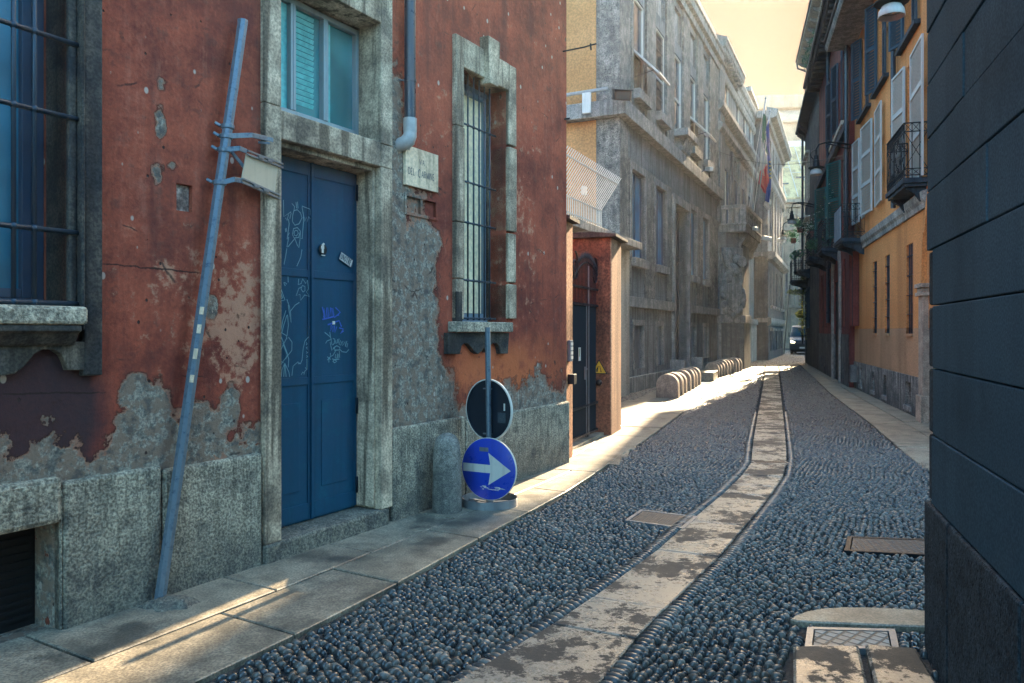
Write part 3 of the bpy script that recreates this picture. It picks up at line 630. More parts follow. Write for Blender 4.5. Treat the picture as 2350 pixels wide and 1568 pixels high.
mb = MB(); mb.panel(0, 16, 0, 11, ops); mb.shell(0, 16, 8, 0, 11); mb.build('wall', m_red, red)
mb = MB(); mb.box(-.1, 16.25, -.55, .4, 10.7, 10.95); mb.build('cornice', m_trim, red)
mb = MB(); mb.add([(-.2, -.6, 11.0), (16.3, -.6, 11.0), (16.3, 4, 12.6), (-.2, 4, 12.6), (-.2, 8.3, 11.0), (16.3, 8.3, 11.0)], [(0, 1, 2, 3), (3, 2, 5, 4), (0, 3, 4), (1, 5, 2), (0, 4, 5, 1)]); mb.build('roof', m_roof, red)
m = MB(); m.box(nich[0] + .004, nich[1] - .004, .03, .048, nich[2] + .004, nich[3] - .004); m.build('niche_fill', stone('bare_brick_fill', (.20, .13, .11), (.55, .47, .40), 9, 40, .9, .9, .2, (.1, .06, .05), .4), red)
# plinth blocks of rough granite (each slab of the skirting is proud of the wall)
def plinth(name, a, b, c, d, y=-.035, mat=m_granite, bev=.02):
    m = MB(); m.box(a, b, y, .05, c, d); return m.build(name, mat, red, bevel=bev)
for a, b, d in ((cb + .015, L.s(366) - .005, .85), (L.s(366) + .008, dj0 - .012, .82)): plinth('plinth_block', a, b, -.05, d)
plinth('plinth_lintel', cb - 1.75, cb - .0, cz1, .885, -.045, bev=.03); plinth('plinth_jamb', cb, cb + .012, -.05, .8, -.02)
plinth('plinth_block', 0, cb - 1.76, -.05, .84); plinth('plinth_block', dj3 + .012, L.s(1062), -.05, .835); plinth('plinth_block', L.s(1064), 16.03, -.05, .80)
mb = MB(); mb.box(cb - 1.3, cb, .25, .3, -.05, cz1); [mb.box(cb - 1.28, cb - .02, .235, .25, .05 + .045 * k, .07 + .045 * k) for k in range(int(cz1 / .045) - 1)]; mb.build('cellar_grille', m_black, red)
# ---------------------------------------------------------------- big barred window, far left
wn_ = MB(); d0 = .23
fr = MB()
def frame(m, a, b, c, d, w, y0, y1): 
    m.box(a, a + w, y0, y1, c, d); m.box(b - w, b, y0, y1, c, d); m.box(a + w, b - w, y0 + .002, y1, d - w, d); m.box(a + w, b - w, y0 + .002, y1, c, c + w)
win = MB(); frame(win, lw_a, lw_b, lw_c, lw_d, .06, d0, d0 + .08); frame(win, lw_a + .062, lw_b - .062, lw_c + .062, lw_d - .06, .055, d0 + .012, d0 + .07); win.box((lw_a + lw_b) / 2 - .04, (lw_a + lw_b) / 2 + .04, d0 + .005, d0 + .07, lw_c + .1, lw_d - .1)
win = win.build('window', m_blueframe2, red, bevel=.006)
m = MB(); m.box(lw_a + .1, lw_b - .1, d0 + .05, d0 + .055, lw_c + .1, lw_d - .1); m.build('pane', m_blueglass, win)
def grille(parent, a, b, zs, xs, y, r, c, d, mat, hook=.03):
    m = MB()
    for x in xs: m.tube([(x, y, c), (x, y, d)], r, 8)
    for z in zs:
        m.tube([(a - hook, y, z), (b + hook, y, z)], r * 1.15, 8)
        for x in xs: m.lathe([(r * 1.2, -.018), (r * 1.75, 0), (r * 1.2, .018)], (x, y, z), 8)
    return m.build('grille', mat, parent, smooth=True)
zz = [L.z(60, v, .03) for v in (66, 246, 522)]; xs_ = [L.s(u, .03) for u in (31, 79)]; stp = xs_[1] - xs_[0]
m = MB(); grille(win, lw_a, lw_b + .02, zz + [lw_c + .03], [xs_[1] - stp * k for k in range(0, 8) if xs_[1] - stp * k > lw_a], -.03, .013, lw_c + .0, lw_d, m_bars)
# stone architrave: reveal lining, bead, flat band
f1, f2, f3 = L.s(171), L.s(180), L.s(224)
m = MB(); m.box(lw_b, f1, -.03, .22, lw_c - .0, lw_d + .2); m.box(f1 + .002, f2, -.075, .02, lw_c - .12, lw_d + .2); m.box(f2 + .004, f3, -.055, .02, L.z(200, 862), lw_d + .2)
m.box(lw_a - .06, lw_a, -.03, .22, lw_c, lw_d + .2); m.box(lw_a - .2, lw_a - .062, -.05, .02, lw_c - .5, lw_d + .2)
m.build('architrave', m_framed, red, bevel=.012)
sl_z0, sl_z1 = L.z(100, 745, .16), L.z(100, 701, .16)
m = MB(); m.box(lw_a - .25, L.s(200, .14), -.16, .2, sl_z0, sl_z1); m.build('sill', stone('eroded_sill', (.26, .24, .19), (.52, .46, .35), 12, 60, 1.0, .9, .3, (.06, .06, .055), .4, dist=.02), red, bevel=.02)
m = MB(); m.prismx([(-.145, sl_z0 - .002), (-.15, sl_z0 - .035), (-.12, sl_z0 - .05), (-.085, sl_z0 - .10), (-.07, sl_z0 - .115), (.02, sl_z0 - .115), (.02, sl_z0 - .002)], lw_a - .2, L.s(182, .12)); m.build('sill_moulding', m_framed, red, bevel=.006)
# scrolled apron under the sill
P = [L.sz(u, v, .05) for u, v in [(-160, 790), (-160, 868), (-120, 868), (-100, 800), (-60, 800), (-40, 862), (12, 862), (35, 858), (60, 838), (80, 812), (100, 802), (125, 803), (142, 815), (152, 835), (156, 850), (212, 850), (212, 784)]]
m = MB(); m.prism(P[::-1], -.05, .02); m.build('apron', stone('sooty_apron', (.05, .05, .05), (.17, .145, .11), 7, 60, .5, .85, .8, (.02, .025, .03), .5), red, bevel=.006)
# ---------------------------------------------------------------- portal with blue door and transom window
z_end = 6.03
m = MB()
m.box(dj0, dj1, -.045, .33, z_step - .02, z_lin1); m.box(dj0, dj1 - .0, -.042, .33, z_lin1 + .004, z_end); m.box(dj2, dj3, -.045, .33, z_step - .02, L.z(880, 388)); m.box(dj2, dj3, -.043, .33, L.z(880, 388) + .004, z_lin1 - .03); m.box(dj2, dj3, -.046, .33, z_lin1 - .026, z_end)
m.box(dj1, dj2, -.044, .33, z_top0, z_end)
m.add([(dj1, -.04, z_lin0), (dj2, -.04, z_lin0), (dj2, .33, z_lin0), (dj1, .33, z_lin0), (dj1, -.04, z_lin1 - .02), (dj2, -.04, z_lin1 - .02), (dj2, .26, z_lin1 + .075), (dj1, .26, z_lin1 + .075)], [(0, 1, 5, 4), (3, 2, 1, 0), (4, 5, 6, 7), (1, 2, 6, 5), (0, 4, 7, 3)])
for a, b in ((dj1, dj1 + .035), (dj2 - .035, dj2)): m.box(a, b, .02, .3, z_step, z_lin0 - .002)
m.box(dj1 + .036, dj2 - .036, .022, .3, z_lin0 - .04, z_lin0 - .001)
m.build('door_frame', m_frame, red, bevel=.008)
m = MB(); m.box(dj0 - .0, L.s(878) + .02, -.06, .33, -.05, z_step - .022); m.build('doorstep', m_granite, red, bevel=.02)
yd = .205; x0, x1 = dj1 + .036, dj2 - .036
xm = L.s(714, -yd)
def zdoor(u, v): return L.z(u, v, -yd)
za, zb, zc, zd = zdoor(670, 616), zdoor(670, 634), zdoor(670, 868), zdoor(670, 886)
dr = MB(); dr.box(x0, x1, yd + .03, yd + .06, z_step - .02, z_lin0 - .04); dr = dr.build('door', m_door, red)
for a, b in ((x0, xm - .004), (xm + .004, x1)):
    m = MB(); st_ = .05
    m.box(a, b, yd + .012, yd + .029, z_step, z_lin0 - .05)
    for c, d in ((z_step + .02, zd), (zc, zb), (za, z_lin0 - .12)):
        pass
    m.box(a, a + st_ * .6, yd, yd + .011, z_step, z_lin0 - .05); m.box(b - st_ * .6, b, yd, yd + .011, z_step, z_lin0 - .05)
    for c, d in ((zb, za), (zd, zc), (z_step, z_step + .13), (z_lin0 - .16, z_lin0 - .05)): m.box(a + st_ * .6, b - st_ * .6, yd + .001, yd + .011, c, d)
    m.box(a + .12, b - .12, yd + .004, yd + .011, z_step + .24, zd - .14)
    m.build('leaf', m_door, dr, bevel=.005)
m = MB(); m.bar((xm, yd - .008, z_step), (xm, yd - .008, z_lin0 - .05), .022, .02); m.build('meeting_strip', m_door, dr)
for v in (445, 930, 1110): q = L.z(824, v, -yd); m = MB(); m.tube([(x1 - .012, yd - .012, q - .07), (x1 - .012, yd - .012, q + .07)], .012, 8); m.build('hinge', m_navy, dr, smooth=True)
# letters: thin roman capitals drawn as strokes
GL = {'V': [[(0, 1), (.42, 0)], [(.42, 0), (.84, 1)]], 'I': [[(.1, 0), (.1, 1)]], 'A': [[(0, 0), (.42, 1)], [(.42, 1), (.84, 0)], [(.16, .36), (.66, .36)]], 'D': [[(.1, 0), (.1, 1)], [(.1, 1), (.4, 1), (.66, .82), (.72, .5), (.66, .18), (.4, 0), (.1, 0)]],
      'E': [[(.1, 0), (.1, 1)], [(.1, 1), (.58, 1)], [(.1, .52), (.48, .52)], [(.1, 0), (.6, 0)]], 'L': [[(.1, 0), (.1, 1)], [(.1, 0), (.6, 0)]], 'C': [[(.78, .84), (.62, .98), (.42, 1), (.18, .86), (.06, .5), (.18, .14), (.42, 0), (.62, .02), (.78, .16)]],
      'R': [[(.1, 0), (.1, 1)], [(.1, 1), (.44, 1), (.6, .88), (.6, .66), (.44, .53), (.1, .53)], [(.36, .53), (.7, 0)]], 'M': [[(.06, 0), (.14, 1)], [(.14, 1), (.48, .05)], [(.48, .05), (.84, 1)], [(.84, 1), (.92, 0)]], 'N': [[(.1, 0), (.1, 1)], [(.1, 1), (.72, 0)], [(.72, 0), (.72, 1)]],
      'U': [[(.08, 1), (.08, .3), (.18, .06), (.38, 0), (.58, .06), (.68, .3), (.68, 1)]], 'O': [[(.42, 1), (.18, .88), (.06, .5), (.18, .12), (.42, 0), (.66, .12), (.78, .5), (.66, .88), (.42, 1)]], 'T': [[(.38, 0), (.38, 1)], [(0, 1), (.76, 1)]],
      'f': [[(.62, .92), (.48, 1), (.36, .9), (.36, 0)], [(.1, .62), (.6, .62)]], 'H': [[(.08, 0), (.08, 1)], [(.7, 0), (.7, 1)], [(.08, .52), (.7, .52)]], 'S': [[(.6, .86), (.36, 1), (.12, .84), (.14, .62), (.56, .4), (.6, .16), (.34, 0), (.06, .14)]], 'P': [[(.1, 0), (.1, 1)], [(.1, 1), (.46, 1), (.62, .86), (.62, .62), (.46, .48), (.1, .48)]]}
GW = {'I': .22, 'L': .66, 'E': .68, 'R': .76, 'C': .86, 'D': .82, 'V': .86, 'A': .88, 'M': 1.02, 'N': .86, 'U': .80, 'O': .88, 'T': .80, 'f': .6, 'H': .82, 'S': .7, 'P': .7}
def write(m, text, x, z, h, w=.8, sp=.18, th=.07, y=0.0, rot=0.0, serif=False):
    cx = 0.0
    for ch in text:
        if ch == ' ': cx += .45; continue
        for k, stq in enumerate(GL[ch]):
            pts = [(x + ((cx + px) * h * w) * math.cos(rot) - pz * h * math.sin(rot), z + ((cx + px) * h * w) * math.sin(rot) + pz * h * math.cos(rot)) for px, pz in stq]
            thin = .55 if (ch in 'A' and k == 0) or (ch in 'VMN' and k % 2 == 0 and ch != 'V') or (ch == 'V' and k == 1) else 1.0
            m.ribbon(pts, th * h * thin, y)
            if serif and ch in 'VIADELRMNTH':
                for e in (pts[0], pts[-1]):
                    if abs(stq[0][0] - stq[-1][0]) < .5 and len(stq) == 2 and abs(stq[0][1] - stq[-1][1]) > .6: m.ribbon([(e[0] - h * .07, e[1]), (e[0] + h * .07, e[1])], h * .03, y - .0002)
        cx += GW[ch] + sp
    return cx * h * w
# graffiti scrawled on the leaves (photo strokes laid back on to the door plane)
def D_(pts, ox=1050, oy=800, k=450 / 941 / 1.743): return [L.sz(ox / 1.743 + x * k, oy / 1.743 + y * k, -yd + .003) for x, y in pts]
G1 = [[(175, 0), (178, 140), (240, 100)], [(192, 150), (205, 172), (218, 120), (228, 160), (240, 110)], [(245, 30), (268, 55), (262, 95)], [(280, 20), (285, 70), (297, 70), (292, 15)],
      [(252, 130), (262, 90), (290, 82), (318, 110), (330, 150), (305, 200), (270, 212), (250, 180), (252, 130)], [(330, 52), (398, 78), (400, 130)], [(345, 140), (352, 180), (366, 145), (372, 185), (385, 140), (405, 165)], [(330, 60), (342, 130), (342, 190)],
      [(215, 160), (222, 200), (205, 330), (222, 275)], [(342, 180), (330, 325), (312, 325), (315, 270)], [(250, 290), (258, 240), (290, 232), (316, 262), (300, 315), (262, 318), (250, 290)], [(262, 275), (272, 255), (290, 258), (298, 280), (282, 302), (265, 295), (262, 275)],
      [(270, 322), (212, 392), (202, 395), (218, 310)], [(268, 322), (290, 380), (302, 400), (312, 330)], [(202, 405), (190, 480), (178, 540)], [(328, 415), (318, 480), (285, 555)], [(188, 240), (192, 270)], [(196, 235), (199, 265)],
      [(115, 690), (128, 668), (148, 690), (150, 740), (130, 775), (112, 760)], [(130, 780), (150, 770), (165, 820), (140, 835), (125, 800)], [(150, 740), (185, 838), (150, 845), (140, 872), (125, 835)], [(175, 690), (185, 720), (198, 700), (180, 690)], [(210, 640), (212, 690)],
      [(318, 745), (330, 715), (352, 725), (352, 760), (335, 770), (318, 745)], [(300, 660), (295, 710), (320, 700), (332, 660), (358, 700), (372, 670), (380, 745), (365, 770), (388, 808), (350, 795), (315, 840), (310, 790), (278, 802), (300, 740), (322, 730)],
      [(305, 858), (270, 880), (230, 930), (220, 890), (200, 830)], [(230, 930), (236, 1028), (220, 940), (212, 880)], [(192, 925), (165, 1010), (150, 1100)], [(200, 965), (170, 1060), (158, 1110)], [(105, 1030), (150, 1108), (195, 1135), (200, 1165)], [(205, 960), (212, 1050), (200, 1140)],
      [(152, 1145), (180, 1220), (205, 1290), (190, 1330)], [(200, 1150), (160, 1230), (135, 1290), (150, 1350), (170, 1362)], [(212, 1148), (242, 1190), (240, 1260), (200, 1310), (160, 1360), (130, 1420), (122, 1480)], [(165, 1200), (200, 1290), (215, 1330), (210, 1400)], [(180, 1370), (158, 1420), (152, 1480)], [(180, 1370), (172, 1480)], [(182, 1370), (192, 1480)], [(180, 1365), (215, 1440), (222, 1480)],
      [(380, 1145), (350, 1180), (335, 1240), (325, 1340), (312, 1370), (290, 1370)], [(240, 1470), (250, 1390), (290, 1355), (312, 1372)], [(340, 1460), (348, 1432), (362, 1420), (352, 1400)], [(318, 1462), (330, 1440), (345, 1450)], [(366, 1330), (366, 1420)], [(360, 1195), (370, 1205), (358, 1212)], [(372, 1230), (360, 1235), (370, 1250)], [(360, 1270), (372, 1275), (362, 1285)], [(362, 1300), (372, 1312), (360, 1318)]]
G2 = [[(520, 1108), (560, 1140), (578, 1165), (540, 1180), (528, 1200)], [(562, 1105), (572, 1160), (580, 1210)], [(565, 1190), (580, 1260)], [(588, 1160), (605, 1165), (600, 1200), (585, 1215)], [(612, 1175), (612, 1200), (625, 1195), (628, 1165)], [(640, 1160), (632, 1200)], [(652, 1175), (640, 1210), (655, 1215), (662, 1185)], [(672, 1180), (668, 1220), (690, 1185), (692, 1230)], [(705, 1180), (695, 1215), (705, 1235), (712, 1200)], [(590, 1240), (620, 1220), (648, 1235), (640, 1255), (600, 1258)], [(640, 1245), (665, 1270), (700, 1275), (722, 1250)], [(585, 1250), (600, 1240), (608, 1265), (588, 1300), (568, 1310), (565, 1280)], [(610, 1290), (606, 1320), (622, 1325), (625, 1285)], [(632, 1290), (630, 1325)], [(640, 1260), (643, 1320)], [(540, 1312), (568, 1335)], [(565, 1312), (540, 1340)], [(552, 1322), (553, 1360)], [(585, 1350), (600, 1338), (620, 1350), (600, 1362), (585, 1350)], [(580, 1330), (600, 1336), (640, 1332)]]
G3 = [[(500, 895), (515, 950), (520, 1000)], [(512, 985), (520, 910), (530, 985), (540, 900)], [(548, 980), (550, 905), (562, 975), (570, 900)], [(580, 905), (580, 975), (592, 905), (596, 970)], [(610, 900), (650, 940), (600, 985), (640, 960)], [(500, 1000), (600, 975)], [(545, 1045), (640, 1010), (660, 1060)], [(575, 1045), (565, 1100), (590, 1050), (588, 1105)], [(600, 1050), (605, 1110), (620, 1060)], [(640, 1070), (675, 1080), (650, 1120), (678, 1095)]]
for gs, mt_, w_ in ((G1, m_graf, .007), (G2, m_graf, .008), (G3, m_grafb, .012)):
    m = MB(); [m.ribbon(D_(st_), w_, yd - .003 - .0002 * i) for i, st_ in enumerate(gs)]; m.build('graffiti', mt_, dr)
a = L.sz(777, 577, -yd); b = L.sz(803, 596, -yd); rot = math.atan2(b[1] - a[1], b[0] - a[0]); ln = math.hypot(b[0] - a[0], b[1] - a[1]); hh = .075
m = MB(); c_, s_ = math.cos(rot), math.sin(rot); z0_ = a[1] - hh * .9
pt = lambda x, z: (a[0] + x * c_ - z * s_, z0_ + x * s_ + z * c_)
m.prism([pt(0, 0), pt(ln + .01, 0), pt(ln + .01, hh), pt(0, hh)], yd - .0035, yd - .0015); st = m.build('sticker', m_letter, dr)
m = MB(); m.prism([pt(.005, .006), pt(ln + .005, .006), pt(ln + .005, hh - .006), pt(.005, hh - .006)], yd - .0045, yd - .0036); m.build('sticker_field', m_signwhite, dr)
m = MB(); tw = write(MB(), 'UNOTRE', 0, 0, .05); write(m, 'UNOTRE', *pt(.011, .013), .05, .8 * (ln - .015) / tw, .18, .17, yd - .0055, rot); m.build('sticker_lettering', m_letter, dr)
q = L.sz(740, 573, -yd); m = MB(); m.lathe([(.045, 0), (.045, .008), (.03, .012)], (0, 0, 0), 16, Matrix.Translation((q[0], yd - .001, q[1])) @ Matrix.Rotation(R(90), 4, 'X')); m.build('lock_plate', m_iron, dr)
m = MB(); write(m, 'f', q[0] - .035, q[1] - .03, .075, .9, 0, .30, yd - .014); m.box(q[0] - .02, q[0] + .02, yd - .012, yd - .002, q[1] - .052, q[1] - .045); m.build('keyhole_cover', m_white, dr)
q = L.sz(765, 741, -yd); m = MB(); m.box(q[0] - .014, q[0] + .014, yd - .006, yd, q[1] - .014, q[1] + .014); m.build('cylinder_lock', m_white, dr)
# transom window
yt = .215; wa, wb_, wc_, wd_ = dj1, L.s(826, -yt), z_lin1 + .06, L.z(826, 72, -yt)
fm = MB(); frame(fm, wa, wb_, wc_, wd_, .045, yt, yt + .06)
for u in (673, 748): x = L.s(u, -yt); fm.box(x - .028, x + .028, yt - .004, yt + .055, wc_ + .046, wd_ - .046); fm.box(x - .006, x + .006, yt - .010, yt, wc_ + .046, wd_ - .046)
tw_ = fm.build('transom_window', paint('aluminium_frame', (.25, .31, .33), .4, .3, .2, (.15, .2, .22)), red, bevel=.004)
m = MB(); m.box(wa + .04, wb_ - .04, yt + .05, yt + .056, wc_ + .04, wd_ - .04); m.build('pane', m_tealglass, tw_)
m = MB(); xa, xb = L.s(678, -yt), L.s(728, -yt)
for k in range(34): z = wc_ + .12 + k * .045; (z < wd_ - .1) and m.prismx([(yt + .046, z), (yt + .036, z + .030), (yt + .049, z + .038)], xa, xb)
m.build('blind', m_teal, tw_)
m = MB(); m.box(wa + .05, L.s(668, -yt), yt + .042, yt + .049, wc_ + .05, wd_ - .05); m.box(L.s(752, -yt), L.s(766, -yt), yt + .042, yt + .049, wc_ + .05, wd_ - .05); m.build('curtain', m_teal, tw_)
m = MB(); m.box(wb_, dj2, yt + .03, .33, wc_ - .1, z_top0); m.build('window_reveal', m_framed, red)
# ---------------------------------------------------------------- downpipe with grey elbow
px = L.s(938, .07); zp = L.z(938, 278, .07)
m = MB(); m.tube([(px, -.085, zp), (px, -.085, 10.6)], .052, 16); zc2 = L.z(938, 185, .08); m.lathe([(.058, -.012), (.058, .012)], (px, -.085, zc2), 16); m.bar((px, -.08, zc2), (px - .07, .02, zc2 + .01), .012); m.build('downpipe', m_pipe, red, autos=40)
m = MB(); m.tube([(px, -.085, zp + .02), (px, -.085, zp - .10)], .062, 16); m.tube([(px, -.085, zp - .085), (px, -.085, zp - .13), (px - .012, -.075, zp - .175), (px - .03, -.04, zp - .205), (px - .045, .02, zp - .22)], [.058, .062, .066, .064, .062], 16); m.build('pipe_elbow', m_pvc, red, autos=50)
# ---------------------------------------------------------------- tall barred window on the right
ft, fz = L.s(1038), L.z(1045, 100); fb = L.s(1178)
zf = rw_d + .30
m = MB(); zj = sorted([rw_c + .02, L.z(1045, 640), L.z(1045, 510), L.z(1045, 290), zf])
for a, b in zip(zj, zj[1:]): m.box(ft, rw_a, -.05 + random.uniform(-.006, .006), .3, a + .003, b - .003); m.box(rw_b, fb, -.045 + random.uniform(-.006, .006), .3, a + .02, b - .003)
m.box(rw_a, rw_b, -.046, .3, rw_d, zf); m.build('window_surround', m_frame, red, bevel=.012)
k0, k1 = L.s(1103), L.s(1127); m = MB(); m.prism([(k0 + .02, rw_d - .06), (k1 - .02, rw_d - .06), (k1 + .02, zf + .13), (k0 - .02, zf + .13)], -.11, .02); m.build('keystone', m_frame, red, bevel=.01)
yr = .24; win = MB(); xb = L.s(1121, -yr); frame(win, rw_a, xb + .035, rw_c, rw_d, .05, yr, yr + .07); xi0, xi1 = rw_a + .052, xb - .03
frame(win, xi0, xi1, rw_c + .05, rw_d - .05, .045, yr + .012, yr + .065); win.box(xi0 + .045, xi1 - .045, yr + .016, yr + .06, L.z(1080, 205, -yr) - .03, L.z(1080, 205, -yr) + .03); win = win.build('window', m_blueframe, red, bevel=.005)
m = MB(); m.box(xi0 + .04, xi1 - .04, yr + .05, yr + .055, rw_c + .1, rw_d - .1); m.build('pane', m_cream, win)
m = MB(); m.box(xb + .036, rw_b, yr - .02, .33, rw_c, rw_d); m.build('window_reveal', m_frame, red)
yg = .05; zz = [L.z(u, v, -yg) for u, v in ((1139, 314.5), (1139, 438), (1136, 525), (1136, 650))]
grille(win, rw_a - .01, L.s(1137, -yg), zz + [rw_c + .035], [L.s(u, -yg) for u in (1060.5, 1073.7, 1087, 1099.5, 1111.5, 1123.5)], yg, .0095, rw_c + .02, rw_d, m_bars, .0)
m = MB(); sz0, sz1 = L.z(1110, 762.5, .1), L.z(1110, 739, .1); m.box(L.s(1047, .1), L.s(1175, .1), -.12, .24, sz0, sz1); m.build('sill', bpy.data.materials['eroded_sill'], red, bevel=.012)
P = [L.sz(u, v, .055) for u, v in [(1029, 764), (1029, 813), (1056, 813), (1060, 794), (1066, 788), (1074, 789), (1082, 797), (1090, 808), (1098, 813), (1106, 806), (1111, 798), (1117, 810), (1124, 796), (1131, 788), (1139, 788), (1146, 795), (1149, 812), (1166, 812), (1169, 764)]]
m = MB(); m.prism(P[::-1], -.055, .02); m.build('apron', m_framed, red, bevel=.006)
m = MB(); m.box(L.s(1038), L.s(1052), -.052, .02, sz0 - .0, rw_c + .3); m.build('apron_ear', m_framed, red, bevel=.008)
# iron hooks at the corner
q = L.z(1290, 117); m = MB(); m.tube([(15.9, .02, q), (15.93, -.28, q + .01), (16.0, -.42, q + .05)], .010, 6); m.tube([(15.95, -.36, q + .05), (15.97, -.36, q - .03)], .012, 6); m.build('wall_hook', m_iron, red)
m = MB(); q = L.z(1296, 274); m.tube([(15.95, .02, q), (15.95, -.07, q)], .014, 6); m.build('wall_bolt', m_iron, red)
# raised frame of the lost plaque below the street sign
m = MB(); a, b = pq0[0], pq1[0]; c, d = pq1[1] + .03, pq0[1]; mid = (a + b) / 2
for bx in ((a, a + .03, c, d), (b - .03, b, c, d), (a + .031, b - .031, d - .03, d), (a + .031, b - .031, c, c + .03), (mid - .012, mid + .012, c + .031, d - .031)): m.box(bx[0], bx[1], -.012, .02, bx[2], bx[3])
m.build('plaque_bed', m_red, red, bevel=.003)
# ---------------------------------------------------------------- marble street sign
sa = L.sz(931.5, 332, .035); sb = L.sz(1006, 444, .035); sg_z1 = L.z(931.5, 332, .035); sg_z0 = L.z(931, 423, .035)
sgn = thing('street_sign', 'marble street name sign reading VIA DEL CARMINE fixed to the red wall', 'street sign', tuple(L.w(sa[0], -.0, 0)), L.rz)
W_ = sb[0] - sa[0]; m = MB(); m.box(0, W_, -.035, -.001, sg_z0, sg_z1); m.build('slab', m_plaque, sgn, bevel=.003)
H_ = sg_z1 - sg_z0; m = MB(); yy = -.0362
write(m, 'VIA', W_ * .40, sg_z0 + H_ * .60, H_ * .14, .62, .26, .13, yy, 0, True); write(m, 'DEL', W_ * .065, sg_z0 + H_ * .285, H_ * .165, .62, .2, .13, yy, 0, True); write(m, 'C', W_ * .36, sg_z0 + H_ * .27, H_ * .20, .55, .2, .12, yy, 0, True); write(m, 'ARMINE', W_ * .47, sg_z0 + H_ * .285, H_ * .165, .60, .20, .13, yy, 0, True)
for i, ch in enumerate('IDO'): write(m, ch, W_ * (.045 + .026 * i), sg_z0 + H_ * .885, H_ * .06, .45, .2, .16, yy)
m.build('lettering', m_letter, sgn)
# ================================================================ STREET FURNITURE (foreground)
# leaning steel post propped against the red house
b0 = Vector(L.w(*(lambda q: (q, -.085))(L.s(364, .085)), 0)); qt = L.sz(557, 53, .075); b1 = Vector(L.w(qt[0], -.075, qt[1]))
post = thing('sign_post', 'leaning galvanised steel post with loose clamps propped against the red wall', 'sign post', tuple(b0))
m = MB(); m.tube([(0, 0, -.03), tuple(b1 - b0)], .036, 8); m.build('post', m_galv, post)
dirp = (b1 - b0).normalized()
def on_post(v): # point on the post axis at photo row v
    lo, hi = 0.0, (b1 - b0).length
    for _ in range(40):
        k = (lo + hi) / 2; p = b0 + dirp * k; vv = HV - (p.z - CH) * F / p.y
        if vv > v: lo = k
        else: hi = k
    return b0 + dirp * lo
m = MB(); m.lathe([(.0, .0), (.037, .0), (.037, .02), (.0, .021)], tuple(b1 - b0), 8); m.build('cap', m_galv, post)
sd = Vector((.26, .95, 0)).normalized()          # direction in which the sign plate runs
PL0, PL1 = at(566, 351, 5.25), at(643, 380, 5.65); PB0, PB1 = at(554, 415, 5.22), at(635, 451, 5.62); pn = Vector((.95, -.28, 0)).normalized()
for i, (v, ln) in enumerate(((291, 0), (314, 1), (345, 2), (420, 2))):
    p = on_post(v) - b0; m = MB(); m.lathe([(.040, -.016), (.044, -.013), (.044, .013), (.040, .016)], tuple(p), 12); m.bar(p + Vector((-.04, -.02, 0)), p + Vector((-.075, -.03, .02)), .03, .018)
    if ln: 
        a = p + Vector((.03, -.02, .0)); e = (at(612, 318, 5.45) if v == 314 else (PL0 + Vector((0, 0, .01)) if v == 345 else PB0)) - b0
        pts = [a, a.lerp(e, .55) + Vector((.02, -.03, .008)), e]
        for q0, q1 in zip(pts, pts[1:]): m.bar(q0, q1, .008, .034)
        if v == 314: m.bar(e, e + Vector((.03, .05, .0)), .008, .03); m.bar(e + Vector((-.05, -.03, -.035)), e + Vector((.015, .02, -.03)), .012, .016)
    m.build('clamp', m_galv, post, bevel=.002)
p = on_post(330) - b0; q = at(560, 384, 5.27) - b0; m = MB(); m.bar(p, q, .012, .02); m.build('brace', m_galv, post)
m = MB(); m.add([tuple(PL0 - b0), tuple(PL1 - b0), tuple(PB1 - b0), tuple(PB0 - b0)] + [tuple(x - b0 - pn * .006) for x in (PL0, PL1, PB1, PB0)], [(3, 2, 1, 0), (4, 5, 6, 7), (0, 1, 5, 4), (1, 2, 6, 5), (2, 3, 7, 6), (3, 0, 4, 7)]); m.build('sign_plate', paint('bare_plate', (.55, .48, .36), .5, .2, .3, (.2, .19, .16), 5, .03), post)
for A, B_, dz in ((PL0, PL1, .0), (PB0, PB1, -.0)):
    m = MB(); A, B_ = A - b0, B_ - b0; 
    for z in (-.012, .014): m.bar(A + pn * .008 + Vector((0, 0, z)), B_ + pn * .008 + (B_ - A) * .05 + Vector((0, 0, z)), .014, .012)
    for k in (.35, .62): c = A.lerp(B_, k) + pn * .014; m.bar(c - sd * .03, c + sd * .03, .018, .018)
    m.build('rail', m_galv2, post)
m = MB()
for v, h in ((705, .05), (745, .1), (800, .16), (860, .05)):
    p = on_post(v) - b0; q = on_post(v + 14 + h * 60) - b0; m.bar(p + Vector((.018, -.0345, 0)), q + Vector((.018, -.0345, 0)), .026, .004)
m.build('sticker_scrap', m_plaque, post)
# mortar heap at its foot
bx, by = b0.x, b0.y; m = MB(); n = 18; pts = []
for k in range(n):
    a = 2 * math.pi * k / n; r = random.uniform(.10, .16); pts.append((r * 1.5 * math.cos(a), r * math.sin(a)))
m.add([(x, y, -.02) for x, y in pts] + [(x * .6, y * .6, random.uniform(.03, .05)) for x, y in pts] + [(0, 0, .055)], [(i, (i + 1) % n, n + (i + 1) % n, n + i) for i in range(n)] + [(n + i, n + (i + 1) % n, 2 * n) for i in range(n)])
m.build('mortar_collar', m_granite, post, smooth=True).location = (.10, -.05, .012)
# granite bollard
bl = gp(1027, 1178); m = MB(); m.lathe([(.142, -.05), (.140, .04), (.134, .30), (.130, .56), (.122, .625), (.104, .675), (.072, .712), (.035, .73), (0, .735)], (0, 0, 0), 28)
o = m.build('bollard', m_bollard, None, autos=60, loc=(bl[0] - .01, bl[1] + .05, .01)); tag(o, 'round topped granite bollard standing before the red house plinth', 'bollard')
